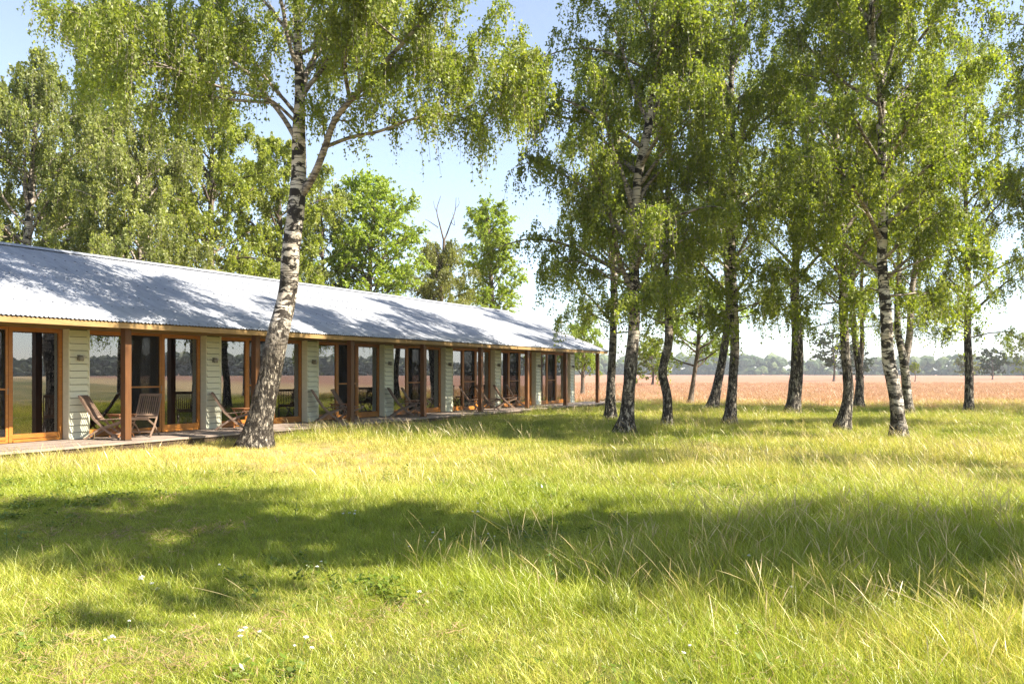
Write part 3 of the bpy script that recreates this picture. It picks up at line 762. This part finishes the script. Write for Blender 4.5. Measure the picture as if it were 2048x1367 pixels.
bt([(1585,830,28),(1594,750,25),(1594,670,22),(1590,600,18),(1593,500,15),(1600,400,12)], 33.4, 'dark birch with bare crooked side branches standing by itself against the open field', 27, 4.3, 16, 3.8, 30000, 'bark_dark', prim=30, profile=rnd_prof,
   low=((4.0,175,3.2,.7),(4.3,10,2.6,.35),(3.3,355,2.6,.25),(3.6,185,2.2,.5)))
bt([(1684,862,27),(1697,785,20),(1693,705,18),(1686,600,17),(1684,500,15),(1678,400,14),(1675,300,13),(1670,180,10)], 24.2, 'birch bowed at the foot with white upper trunk, second to the left of the tallest', 28, 3.6, 15.5, 3.2, 46000, prim=38, profile=rnd_prof, low=((3.4,200,2.4,.15),(3.6,100,2.2,.1),(3.5,330,2.2,.15)))
bt([(1716,818,19),(1719,750,14),(1712,690,13),(1706,600,11),(1704,500,9)], 39, 'mossy dark twin-stemmed birch behind the bowed birch', 29, 3.9, 16, 3.3, 24000, 'bark_dark', prim=26, low=((3.6,0,2.6,.1),(3.9,180,2.6,.1),(4.2,270,2.6,.1)), profile=rnd_prof,
   limbs=(([at(1716,770,39), at(1724,690,39.2), at(1722,600,39.3), at(1728,480,39.5), at(1730,330,39.6)], .12, .03),))
bt([(1797,880,30),(1790,800,26),(1780,720,24),(1770,620,22),(1765,520,19),(1767,400,18),(1765,300,17),(1760,180,15),(1748,80,13),(1743,-10,11)], 20.9, 'white-barked birch whose trunk can be followed to the top of the picture', 30, 3.6, 16, 3.2, 62000, 'bark_white', prim=44, profile=rnd_prof, low=((3.5,20,2.4,.1),(3.7,80,2.4,.1),(3.9,320,2.4,.1)))
bt([(1817,832,20),(1810,750,17),(1806,715,16),(1797,670,13),(1794,600,12),(1800,500,10)], 32.6, 'forked pale birch half hidden just behind the tallest white birch', 31, 3.9, 15.5, 3.8, 34000, 'bark_white', prim=30, low=((3.6,350,2.6,.1),(4.0,200,2.4,.1),(3.8,280,2.4,.1)), profile=rnd_prof,
   limbs=(([at(1808,735,32.6), at(1818,680,32.6), at(1822,600,32.6), at(1835,500,32.7), at(1845,380,32.8), at(1850,220,33)], .14, .04),))
bt([(1938,826,18),(1938,760,16),(1937,690,14),(1936,600,12),(1935,480,10)], 35, 'dark slender birch standing apart at the right edge of the grove', 32, 3.3, 15.5, 4.2, 42000, 'bark_dark', prim=34, profile=rnd_prof, low=((3.0,0,2.4,.2),(3.3,180,2.4,.4),(3.2,200,2.0,.1)))
bt([(2150,860,26),(2152,700,20),(2150,500,17)], 25.5, 'birch beyond the right edge of the picture, only its hanging leaves in view', 33, 4.0, 15.5, 4.1, 42000, prim=34, profile=rnd_prof)
bt([(2230,830,26),(2225,640,20),(2220,500,17)], 34, 'far birch outside the right edge of the picture', 34, 4.6, 16, 3.4, 22000, prim=28, profile=rnd_prof)
# trees that stand outside the picture, seen in the windows and by the shade they throw on the lawn
for i, (x, y, top, R, z0) in enumerate(((6.6, 6.9, 13.0, 2.6, 5.4), (4.3, 5.6, 13.5, 2.2, 6.0), (9.6, 5.6, 13.0, 2.6, 5.0), (12.4, 4.6, 13.0, 2.6, 5.0), (16.0, 5.0, 13.5, 2.7, 4.8), (14.5, 12.5, 13, 2.6, 6.2), (21, 24.5, 15, 3, 5), (28, 31.0, 15, 3.2, 4.5), (25.5, 36.5, 15, 3.2, 4.5), (31.5, 34.5, 15, 3.2, 4.5))):
    tree('birch_tree', 'birch outside the picture on the near right side of the lawn', 'tree', [(x, y, float(gh(x, y))), (x+.1, y, 2.5), (x-.05, y+.1, 5)], [.16, .13, .10], 50+i, z0, top, R, 15000 if i < 5 else 10500, .125, M['birch_leaf'], M['bark'],
         prim=26, group='birches outside the picture', profile=rnd_prof, twigs=False)

# trees behind the lodge
bg_ = 'trees behind the lodge'
bt([(45,760,20),(50,560,17),(60,400,14),(70,250,9)], 33, 'weeping yellow-green birch behind the left end of the roof', 61, 3.8, 13.4, 4.3, 46000, 'bark', 'weeping_leaf', .125, prim=40, zlim=None, group=bg_, weep=1.25, profile=rnd_prof)
bt([(180,760,20),(185,560,17),(188,400,13),(190,220,10)], 39, 'tall slender birch rising highest behind the roof on the left', 62, 5.0, 18.2, 3.3, 40000, 'bark', 'weeping_leaf', .13, prim=40, zlim=None, group=bg_, weep=1.2, profile=rnd_prof)
bt([(290,760,18),(285,560,14),(280,420,10)], 32, 'low weeping olive birch behind the roof between two taller trees', 63, 3.6, 11.6, 3.3, 34000, 'bark', 'weeping_leaf', .12, prim=34, zlim=None, group=bg_, weep=1.25, profile=rnd_prof, tint=(.2,1))
bt([(415,760,18),(420,560,15),(423,450,12),(425,330,8)], 37, 'birch with a visible pale stem behind the roof, left of the leaning trunk', 64, 4.0, 13.2, 3.8, 42000, 'bark_brown', 'birch_leaf', .125, prim=36, zlim=None, group=bg_, weep=.8, profile=rnd_prof, tint=(.3,1))
bt([(560,760,18),(556,600,15),(560,450,10)], 41, 'dense green tree directly behind the leaning birch trunk', 65, 3.5, 12.6, 3.8, 40000, 'bark_brown', 'birch_leaf', .13, name='broadleaf_tree', prim=32, zlim=None, group=bg_, weep=.8, profile=rnd_prof, tint=(.3,1))
bt([(-90,760,20),(-95,560,17),(-95,350,12)], 34, 'weeping birch just outside the left edge behind the roof', 66, 3.6, 12.8, 3.2, 20000, 'bark', 'weeping_leaf', .12, prim=30, zlim=None, group=bg_, weep=1.2, profile=rnd_prof)
bt([(640,760,14),(642,650,11),(646,560,7)], 45, 'yellowish tree low behind the ridge, right of the leaning trunk', 71, 2.8, 11.6, 2.9, 30000, 'bark_brown', 'weeping_leaf', .11, name='broadleaf_tree', prim=26, zlim=None, group=bg_, weep=.7, profile=rnd_prof)
rp2 = lambda t: np.sqrt(np.clip(1-(2*t-.8)**2/1.45, 0.05, 1))
bt([(735,760,16),(737,620,13),(742,500,8)], 46, 'rounded bright green tree behind the middle of the roof', 67, 3.0, 11.6, 2.9, 44000, 'bark_brown', 'bright_leaf', .14, name='broadleaf_tree', prim=80, zlim=None, group=bg_, weep=.15, profile=rp2, twig_len=(.5,1.1), prim_el=(0,50))
bt([(872,760,14),(875,640,10),(880,560,6)], 52, 'rounded olive tree with bare dead branches sticking out of its top', 68, 2.5, 9.0, 2.6, 32000, 'bark_brown', 'olive_leaf', .11, name='broadleaf_tree', prim=34, zlim=None, group=bg_, weep=.9, profile=rp2, tint=(.2,1))
bt([(988,760,13),(985,640,11),(980,520,8),(975,430,5)], 56, 'upright bright green tree with loose crown near the roof end', 69, 2.5, 12.6, 2.3, 34000, 'bark_brown', 'bright_leaf', .14, name='broadleaf_tree', prim=70, zlim=None, group=bg_, weep=.2, twig_len=(.5,1.1), prim_el=(5,50), profile=rp2)
bt([(1165,772,8),(1166,740,7),(1168,700,5)], 62, 'light green tree seen under the verandah roof at its far end', 70, 1.0, 5.2, 1.9, 12000, 'bark_brown', 'bright_leaf', .12, name='broadleaf_tree', prim=22, zlim=None, group=bg_, weep=.6, profile=rp2, tint=(.0,.8))
# dead branches above the olive tree
dm_ = MB(); rs = np.random.RandomState(4); base = at(874, 757, 53.5); base[2] = 0
dead = thing('dead_tree', 'bare grey dead tree poking above the olive crown behind the ridge', 'tree', tuple(base), 0, bg_)
def dl(pix, r0, r1):
    P = smooth_path([at(x, y, 53.5)-base for x, y in pix], 16); P[:, 1] += np.cumsum(rs.normal(0, .05, 16)); dm_.tube(P, np.linspace(r0, r1, 16), 6); return P
tk = MB().tube(smooth_path([(0,0,0), at(882,620,53.5)-base, at(886,540,53.5)-base, at(888,480,53.5)-base], 20), np.linspace(.2,.085,20), 10)
obj('trunk', tk.mesh('trunk', True), M['bark_brown'], dead)
for pix, r in (([(888,482),(880,450),(874,420),(882,392)], .06), ([(888,482),(900,450),(910,420),(912,394)], .055), ([(876,455),(862,445),(850,438)], .03), ([(903,445),(908,450),(905,425)], .02), ([(874,425),(868,410),(866,400)], .02), ([(884,500),(868,490),(850,486)], .03), ([(882,515),(872,505),(862,500)], .02), ([(910,420),(918,408),(917,395)], .018)):
    dl(pix, r, .012)
obj('limbs', dm_.mesh('limbs', True), M['twig'], dead)

# ------------------------------------------------------------------ trees out in the field and the far woods
def far_tree(name, label, x, Y, h, R, leaves, leaf, mat, seed, z0=.2, weep=.2, el=(0, 35), prof=None, group='trees out in the field'):
    p = at(x, 746, Y); p[2] = 0
    return tree(name, label, 'tree', [tuple(p), (p[0]+.1, Y, h*.3), (p[0]-.1, Y, h*.6)], [.028*h, .022*h, .014*h], seed, h*z0, h, R, leaves, leaf, M[mat], M['bark_brown'], prim=30, group=group, weep=weep, prim_el=el, profile=prof or rp2, twigs=False, sides=8, twig_len=(.4, 1.0))
far_tree('pine_tree', 'spreading dark pine out in the field behind the bowed birch', 1668, 175, 9.6, 4.2, 9000, .34, 'pine_leaf', 81, .28, .1, (0, 15))
far_tree('young_tree', 'tiny lollipop-shaped young tree alone in the field', 1830, 165, 3.2, 1.0, 1500, .22, 'birch_leaf', 82, .45)
far_tree('broadleaf_tree', 'rounded dark tree in the field at the right edge of the picture', 2050, 240, 11.5, 6.0, 9000, .5, 'birch_leaf', 83, .12)
far_tree('pine_tree', 'low bushy pine in the field left of the rounded edge tree', 1985, 215, 6.8, 3.6, 7000, .4, 'pine_leaf', 84, .12)
far_tree('pine_tree', 'dark bushy pine in the field right behind the twin-stemmed birch', 1712, 210, 7.5, 4.2, 7000, .42, 'pine_leaf', 85, .1)
far_tree('broadleaf_tree', 'dark bush in the field by the slender birch', 1935, 235, 6.2, 3.2, 5000, .42, 'olive_leaf', 86, .1)
far_tree('broadleaf_tree', 'dark low tree in the field behind the kinked birch', 1300, 130, 6.2, 3.0, 7000, .30, 'birch_leaf', 87, .12, tint := .2) if False else far_tree('broadleaf_tree', 'dark low tree in the field behind the kinked birch', 1305, 110, 5.6, 2.2, 7000, .26, 'birch_leaf', 87, .15)
# far woods all round the horizon: one mass
rs = np.random.RandomState(9); V = []; F = []; tn = []; nv = 0
def ico(sub):
    import bmesh
    b_ = bmesh.new(); bmesh.ops.create_icosphere(b_, subdivisions=sub, radius=1); v = np.array([x.co[:] for x in b_.verts]); f = np.array([[w.index for w in p.verts] for p in b_.faces]); b_.free(); return v, f
iv, jf = ico(1)
for k in range(1100):
    a = -.85+k/1100*3.3+rs.normal(0, .003); D = 640+110*math.sin(a*3+1)+60*math.sin(a*7)+rs.uniform(-10, 60)
    h = (12.2+1.8*math.sin(a*11)+1.4*math.sin(a*29+1))*rs.uniform(.8, 1.2)*D/620
    for q in range(5):
        c = np.array([math.sin(a)*D+rs.normal(0,2.6), math.cos(a)*D+rs.normal(0,2.6), 0]); r = h*rs.uniform(.15, .3)
        c[2] = h-r*.9 if q == 0 else h*.10 if q == 1 else h*rs.uniform(.15, .82)
        v = iv*(1+rs.normal(0, .16, (len(iv), 1)))*r*np.array([1.05, 1.05, 1.0])+c; V.append(v); F.append(jf+nv); nv += len(v); tn.append(np.clip(rs.rand()+rs.normal(0, .16, len(jf)), 0, 1))
woods = make_mesh('far_woods', np.concatenate(V), [np.concatenate(F)], {'tint': ('FACE', np.concatenate(tn))})
M['far_leaf'] = leaf_mat('far_wood_leaves', [(0,(.034,.055,.026)),(.5,(.065,.092,.036)),(1,(.11,.135,.05))], .15, .03)
obj('far_woods', woods, M['far_leaf'], kind='stuff')

# ------------------------------------------------------------------ grass
LIB = bpy.data.collections.new('grass_library')          # kept out of the scene: only read by the scatter nodes
def blades(n, h, spread, w, bend, seed, lean=(-.10, 0.0), heads=0.0, segs=3):
    rs = np.random.RandomState(seed); V = []; F3 = []; F4 = []; tip = []; hd_ = []; bl_ = []; nv = 0
    for i in range(n):
        r = spread*math.sqrt(rs.rand()); a = rs.rand()*6.28; b0 = np.array([r*math.cos(a), r*math.sin(a), -.02]); bv = rs.rand()
        H = rs.uniform(*h); da = rs.rand()*6.28; bd = bend*rs.uniform(.3, 1.2)*H
        dv = np.array([math.cos(da)*bd+lean[0]*H, math.sin(da)*bd+lean[1]*H, 0])
        side = rs.rand()*6.28; sd = np.array([math.cos(side), math.sin(side), 0])*w*rs.uniform(.7, 1.3)/2
        is_head = rs.rand() < heads; ns = segs+(2 if is_head else 0)
        for s_ in range(ns+1):
            u = s_/ns; c = b0+dv*u**2.0+np.array([0,0,H*(u-.18*bend*u*u)])
            ww = (1-u)**.6 if not is_head else (.45 if u < .72 else 1.7*math.sin(min(1, (u-.66)/.34)*PI*.93)+.15)
            if s_ == ns and not is_head: V.append(c); tip.append(u); hd_.append(0); bl_.append(bv)
            else: V += [c-sd*ww, c+sd*ww]; tip += [u, u]; hd_ += [1.0 if is_head else 0]*2; bl_ += [bv]*2
        m = 2*(ns+1) if is_head else 2*ns+1
        for s_ in range(ns if is_head else ns-1): F4.append((nv+2*s_, nv+2*s_+1, nv+2*s_+3, nv+2*s_+2))
        if not is_head: F3.append((nv+2*ns-2, nv+2*ns-1, nv+2*ns))
        nv += m
    me = make_mesh('grass_clump', np.array(V), [x for x in (np.array(F3), np.array(F4)) if len(x)], {'tip': ('POINT', tip), 'head': ('POINT', hd_), 'blade': ('POINT', bl_)})
    return me
def grass_mat(name, lush, lush_tip, dry, head=(.56,.43,.22), trans=.36, pos_var=True):
    b = NB(name)
    d = b.n('Attribute', attribute_name='dry', attribute_type='INSTANCER').outputs['Fac']
    r = b.n('Attribute', attribute_name='rnd', attribute_type='INSTANCER').outputs['Fac']
    tip = b.n('Attribute', attribute_name='tip').outputs['Fac']; hdv = b.n('Attribute', attribute_name='head').outputs['Fac']
    bv = b.n('Attribute', attribute_name='blade').outputs['Fac']
    g = b.mix(tip, lush, lush_tip)
    dd = b.math('ADD', d, b.math('ADD', b.mr(bv, 0, 1, -.45, .45), b.mr(r, 0, 1, -.18, .18)))
    c = b.mix(b.mr(dd, .25, 1.0), g, dry)
    c = b.mix(b.mr(bv, .93, .96), c, (.30,.20,.09))
    c = b.mix(hdv, c, head)
    k = b.mr(r, 0, 1, .72, 1.25); c = b.mix(1.0, c, b.n('CombineXYZ', i_X=k, i_Y=k, i_Z=k), 'MULTIPLY')
    df = b.n('BsdfDiffuse', i_Color=c); t = b.n('BsdfTranslucent', i_Color=b.mix(1.0, c, (1.06,1.13,.65), 'MULTIPLY'))
    mx = b.n('MixShader', i_0=trans, i_1=df, i_2=t)
    gl = b.n('BsdfGlossy', i_Color=(.9,.9,.8), i_Roughness=.4)
    return b.fin(b.n('MixShader', i_0=.05, i_1=mx, i_2=gl))
M['grass'] = grass_mat('meadow_grass', (.095,.170,.010), (.435,.475,.030), (.74,.62,.18))
M['field_grass'] = grass_mat('heath_grass', (.41,.21,.145), (.50,.275,.20), (.51,.36,.225), (.49,.28,.195))
def scatter(name, meshes, mat, X, Y, scale, tilt=.12, seed=0, label=None):
    rs = np.random.RandomState(seed); n = len(X)
    c = bpy.data.collections.new(name+'_clumps')
    for m_ in meshes:
        if not m_.materials: m_.materials.append(mat)
        c.objects.link(bpy.data.objects.new('grass_clump', m_))
    V = np.stack([X, Y, gh(X, Y)], -1)
    me = bpy.data.meshes.new(name); me.vertices.add(n); me.vertices.foreach_set('co', V.astype(np.float32).ravel())
    def at_(k, typ, arr):
        a = me.attributes.new(k, typ, 'POINT'); a.data.foreach_set('vector' if typ == 'FLOAT_VECTOR' else 'value', np.asarray(arr, np.float32).ravel())
    rot = np.stack([rs.normal(0, tilt, n), rs.normal(0, tilt, n), rs.normal(0, 1.0, n)], -1)
    sc_ = np.stack([scale*rs.uniform(.9,1.15,n), scale*rs.uniform(.9,1.15,n), scale*rs.uniform(.75,1.25,n)], -1)
    at_('rot', 'FLOAT_VECTOR', rot); at_('scl', 'FLOAT_VECTOR', sc_); at_('dry', 'FLOAT', dryness(X, Y)); at_('rnd', 'FLOAT', rs.rand(n))
    o = obj(name, me, None, kind='stuff')
    g = bpy.data.node_groups.new(name+'_scatter', 'GeometryNodeTree')
    g.interface.new_socket('Geometry', in_out='INPUT', socket_type='NodeSocketGeometry'); g.interface.new_socket('Geometry', in_out='OUTPUT', socket_type='NodeSocketGeometry')
    N = g.nodes.new; gi = N('NodeGroupInput'); go = N('NodeGroupOutput'); ip = N('GeometryNodeInstanceOnPoints'); ci = N('GeometryNodeCollectionInfo')
    ci.inputs['Collection'].default_value = c; ci.inputs['Separate Children'].default_value = True; ci.inputs['Reset Children'].default_value = True
    def na(k):
        nd = N('GeometryNodeInputNamedAttribute'); nd.data_type = 'FLOAT_VECTOR'; nd.inputs['Name'].default_value = k; return nd.outputs['Attribute']
    er = N('FunctionNodeEulerToRotation'); lk = g.links.new
    ri = N('FunctionNodeRandomValue'); ri.data_type = 'INT'; ri.inputs['Min'].default_value = 0 if False else ri.inputs['Min'].default_value
    for s_ in ri.inputs:
        if s_.type == 'INT' and s_.name == 'Min': s_.default_value = 0
        if s_.type == 'INT' and s_.name == 'Max': s_.default_value = len(meshes)-1
        if s_.name == 'Seed': s_.default_value = seed
    io = [x for x in ri.outputs if x.type == 'INT'][0]
    ip.inputs['Pick Instance'].default_value = True
    lk(gi.outputs[0], ip.inputs['Points']); lk(ci.outputs[0], ip.inputs['Instance']); lk(io, ip.inputs['Instance Index'])
    lk(na('rot'), er.inputs[0]); lk(er.outputs[0], ip.inputs['Rotation']); lk(na('scl'), ip.inputs['Scale']); lk(ip.outputs[0], go.inputs[0])
    md = o.modifiers.new('scatter', 'NODES'); md.node_group = g
    return o
trunks = np.array([tuple(o.location[:2]) for o in COL.objects if o.type == 'EMPTY' and o.get('category') == 'tree'])
def spread(n, y0, y1, seed, wide=.68, pw=1.0, marg=1.5):
    rs = np.random.RandomState(seed)
    Yv = y0+(y1-y0)*rs.rand(n)**pw; Yv = np.sqrt(y0**2+(y1**2-y0**2)*rs.rand(n)) if pw == 1.0 else Yv
    Xv = (rs.rand(n)*2-1)*(wide*Yv+marg)
    ok = (loc_y(Xv, Yv) < -.46) | (loc_s(Xv, Yv) > 39.3)
    for t_ in trunks[:16]: ok &= np.hypot(Xv-t_[0], Yv-t_[1]) > (.46 if abs(t_[1]-18.8) < .1 else .2)
    return Xv[ok], Yv[ok], rs
def tallness(X, Y):
    t = .50+(vnoise(X, Y, .4, 7)-.5)*.7+(vnoise(X, Y, 1.3, 8)-.5)*.4
    t = t+.25*np.clip((X-.3)/2.5, -1, 1)*np.clip((13-Y)/5, 0, 1)
    t = t-.55*np.exp(-(((X+5.4)/4.6)**2+((Y-17.4)/2.2)**2))
    t = t-.25*np.clip((6.8-Y)/2, 0, 1)*np.clip((1.5-X)/2, 0, 1)
    return np.clip(t, 0, 1)
short = [blades(44, (.03,.10), .11, .0034, .9, 200+i) for i in range(4)]
med = [blades(28, (.09,.23), .10, .0036, .75, 210+i) for i in range(4)]
tall = [blades(15, (.20,.42), .10, .0034, .6, 220+i, (-.16,.02), .18, 4) for i in range(4)]
stalk = [blades(4, (.34,.60), .11, .0026, .5, 230+i, (-.28,.03), 1.0, 7) for i in range(5)]
farm = [blades(44, (.07,.21), .20, .0062, .7, 240+i, (-.10,0), .0) for i in range(3)]
fart = [blades(22, (.20,.42), .20, .0055, .55, 250+i, (-.16,0), .2) for i in range(3)]
fieldm = [blades(60, (.12,.34), .50, .012, .6, 260+i, (-.08,0), .0) for i in range(3)]
def sel(X, Y, p, rs): k = rs.rand(len(X)) < p; return X[k], Y[k]
X, Yv, rs = spread(40000, 3.2, 12, 1); scatter('short_grass', short, M['grass'], X, Yv, .8+.5*tallness(X, Yv), seed=1)
X, Yv, rs = spread(28000, 3.2, 14, 2); X, Yv = sel(X, Yv, np.clip(tallness(X, Yv)*1.25-.15, .04, 1), rs); scatter('meadow_grass', med, M['grass'], X, Yv, .65+.6*tallness(X, Yv), seed=2)
X, Yv, rs = spread(14000, 4.2, 16, 3); X, Yv = sel(X, Yv, np.clip(tallness(X, Yv)*1.5-.75, .006, .6), rs); scatter('tall_grass', tall, M['grass'], X, Yv, .7+.45*tallness(X, Yv), seed=3)
X, Yv, rs = spread(9000, 4.4, 22, 4); X, Yv = sel(X, Yv, np.clip(tallness(X, Yv)*1.1-.48, .012, .45)*np.clip(.35+.65*(X/Yv+.3)/.5, .22, 1), rs); scatter('seed_grass', stalk, M['grass'], X, Yv, .75+.4*rs.rand(len(X)), .14, seed=4)
X, Yv, rs = spread(56000, 10, 47, 5); k = rs.rand(len(X)) < 1-fieldness(X, Yv)*.9; X, Yv = X[k], Yv[k]; scatter('lawn_grass', farm, M['grass'], X, Yv, .6+.7*tallness(X, Yv), seed=5)
X, Yv, rs = spread(26000, 12, 46, 6); k = rs.rand(len(X)) < np.clip(tallness(X, Yv)*1.4-.45, .03, .8); X, Yv = X[k], Yv[k]; scatter('long_lawn_grass', fart, M['grass'], X, Yv, .7+.5*tallness(X, Yv), seed=6)
X, Yv, rs = spread(46000, 31, 150, 7); k = rs.rand(len(X)) < fieldness(X, Yv)*np.clip((150-Yv)/95, 0, 1); X, Yv = X[k], Yv[k]; scatter('heath_grass', fieldm, M['field_grass'], X, Yv, .75+.5*rs.rand(len(X)), seed=7)
# low broad-leaved herbs and dead thatch between the grass
def herb(seed):
    rs = np.random.RandomState(seed); m = MB()
    for i in range(16):
        az = rs.rand()*6.28; rr_ = .09*math.sqrt(rs.rand()); c = np.array([rr_*math.cos(az), rr_*math.sin(az), rs.uniform(.03,.10)]); l = rs.uniform(.014,.032)
        q = rs.rand()*6.28; t1 = np.array([math.cos(q), math.sin(q), rs.normal(0,.35)]); t2 = np.array([-math.sin(q), math.cos(q), rs.normal(0,.35)])
        m.add([c-t1*l, c-t1*l*.2+t2*l*.6, c+t1*l, c-t1*l*.2-t2*l*.6], [(0,1,2,3)])
    return m.mesh('herb_clump')
def thatch(seed):
    rs = np.random.RandomState(seed); m = MB()
    for i in range(14):
        c = np.array([rs.normal(0,.07), rs.normal(0,.07), rs.uniform(.02,.07)]); q = rs.rand()*6.28; l = rs.uniform(.02,.06); d = np.array([math.cos(q), math.sin(q), rs.normal(0,.25)]); n_ = np.array([-math.sin(q), math.cos(q), 0])*rs.uniform(.0015,.004)
        m.add([c-d*l, c+n_, c+d*l, c-n_], [(0,1,2,3)])
    return m.mesh('thatch_clump')
M['herb'] = grass_mat('herb_leaves', (.11,.16,.016), (.17,.22,.03), (.20,.22,.04))
M['thatch'] = grass_mat('dead_thatch', (.30,.20,.10), (.42,.30,.16), (.50,.38,.22), trans=.15)
X, Yv, rs = spread(9000, 3.4, 14, 31); X, Yv = sel(X, Yv, np.clip(vnoise(X, Yv, .9, 33)*1.6-.75, 0, 1), rs); scatter('ground_herbs', [herb(i) for i in range(3)], M['herb'], X, Yv, .5+.6*rs.rand(len(X)), seed=31)
X, Yv, rs = spread(16000, 3.4, 20, 32); X, Yv = sel(X, Yv, np.clip(vnoise(X, Yv, .8, 35)*1.7-.85+.25*(tallness(X, Yv) < .4), 0, 1), rs); scatter('dead_thatch', [thatch(i) for i in range(3)], M['thatch'], X, Yv, .7+.8*rs.rand(len(X)), seed=32)
# fringe of grass along the deck edge
rs = np.random.RandomState(44); ss_ = rs.uniform(2, 39, 900); yy_ = -rs.uniform(.46, 1.0, 900)
X = P0.x+ss_*sA-yy_*cA; Yv = P0.y+ss_*cA+yy_*sA
scatter('deck_edge_grass', med+tall[:2], M['grass'], X, Yv, rs.uniform(.45, .8, 900), seed=9)

# ------------------------------------------------------------------ small plants in the lawn
b = NB('white_petals'); M['petal'] = b.pri((.62,.61,.55), .8)
b = NB('weed_leaf'); M['weed'] = b.pri(b.mix(b.noise(b.obco(), 12, 3), (.07,.13,.025), (.13,.20,.04)), .55)
def leafy_weed(seed, h=.3):
    rs = np.random.RandomState(seed); st = MB(); lf = MB(); P = grow((0,0,-.02), (rs.normal(0,.1), rs.normal(0,.1), 1), h, 8, rs, .1, .05); st.tube(P, np.linspace(.004,.002,8), 5)
    for i in range(26):
        k = 1+int(rs.rand()*7); k = min(k, 7); az = rs.rand()*6.28; o_ = np.array([math.cos(az), math.sin(az), rs.uniform(.1,.7)]); o_ /= np.linalg.norm(o_); l = rs.uniform(.03,.065)*(1.25-k/9)
        sd = np.cross(o_, [0,0,1]); sd /= np.linalg.norm(sd); c = P[k]
        lf.add([c, c+o_*l*.5+sd*l*.17, c+o_*l, c+o_*l*.5-sd*l*.17], [(0,1,2,3)])
    return st, lf
wspots = [(1110,1165,7.0,.34,'leafy green weed upright in the shaded grass at the centre of the lawn'), (1222,1082,8.6,.32,'leafy weed left of the pale seed grass in the shaded band'), (12,1090,8.0,.30,'light green leafy weed at the left edge of the lawn'), (590,1030,9.6,.30,'dark-stemmed weed with pale top in the left part of the shaded band')]
for i, (x, y, Yd, h, lab) in enumerate(wspots):
    p = at(x, y, 1700*CAM_H/(y+12-746)); o = thing('weed', lab, 'plant', (p[0], p[1], float(gh(p[0], p[1]))), 0, 'leafy weeds in the lawn')
    st, lf = leafy_weed(300+i, h); obj('stem', st, M['weed'], o); obj('leaves', lf, M['weed'], o, kind='stuff')
def yarrow(seed):
    rs = np.random.RandomState(seed); st = MB(); fl = MB()
    for h_ in range(1+int(rs.rand()*4)):
        h = rs.uniform(.07,.22); d = (rs.normal(0,.35), rs.normal(0,.35), 1); P = grow((rs.normal(0,.03), rs.normal(0,.03), -.02), d, h, 6, rs, 0, .08); st.tube(P, np.linspace(.002,.0015,6), 4)
        R_ = rs.uniform(.008,.022)
        for i in range(26):
            q = rs.normal(0, 1, 3); q /= np.linalg.norm(q); q[2] = abs(q[2])*.7; c = P[-1]+q*R_*rs.uniform(.5,1); r = R_*.28
            a = np.linspace(0, 2*PI, 6)[:5]; v = [c+q*r]+[c+np.array([r*math.cos(w), r*math.sin(w), rs.normal(0,r*.4)]) for w in a]
            fl.add(v, [(0,1+j,1+(j+1) % 5) for j in range(5)])
    return st, fl
fl_spots = [(960,1000),(858,1055),(845,1160),(455,1105),(605,1255),(238,1235),(1500,1105),(1790,1165),(1395,1290),(1590,1160),(490,1250),(300,1130),(700,1020),(975,1040),(820,1075),(1480,1260),(640,1100)]
for i, (x, y) in enumerate(fl_spots):
    p = at(x, y, 1700*(CAM_H-.18)/(y-746)); o = thing('white_flower', 'small white wildflower head standing in the lawn grass', 'flower', (p[0], p[1], float(gh(p[0], p[1]))), 0, 'white wildflowers in the lawn')
    st, fl = yarrow(400+i); obj('stem', st, M['weed'], o); obj('petals', fl, M['petal'], o, kind='stuff')
# pale pebbles along the drip line of the roof
rs = np.random.RandomState(77); pv, pf = ico(1); mbp = MB()
for i in range(260):
    s_ = rs.uniform(22, 33); y_ = -rs.normal(1.2, .12); x = P0.x+s_*sA-y_*cA; y = P0.y+s_*cA+y_*sA; r = rs.uniform(.02,.05)
    mbp.add(pv*(1+rs.normal(0,.1,(len(pv),1)))*r*np.array([1.2,1,.7])+np.array([x, y, float(gh(x,y))+.02]), pf)
obj('gravel', mbp, M['stone'], kind='stuff')
b = NB('haze'); vp = b.n('VolumePrincipled'); vp.inputs['Color'].default_value = (.90,.95,1,1); vp.inputs['Density'].default_value = HAZE; vp.inputs['Anisotropy'].default_value = .2
b.t.links.new(vp.outputs[0], b.out.inputs['Volume'])
obj('haze', MB().box(-900, 900, -60, 1000, -1.0, 24), b.m, kind='stuff')
print('LEAVES', LEAVES)
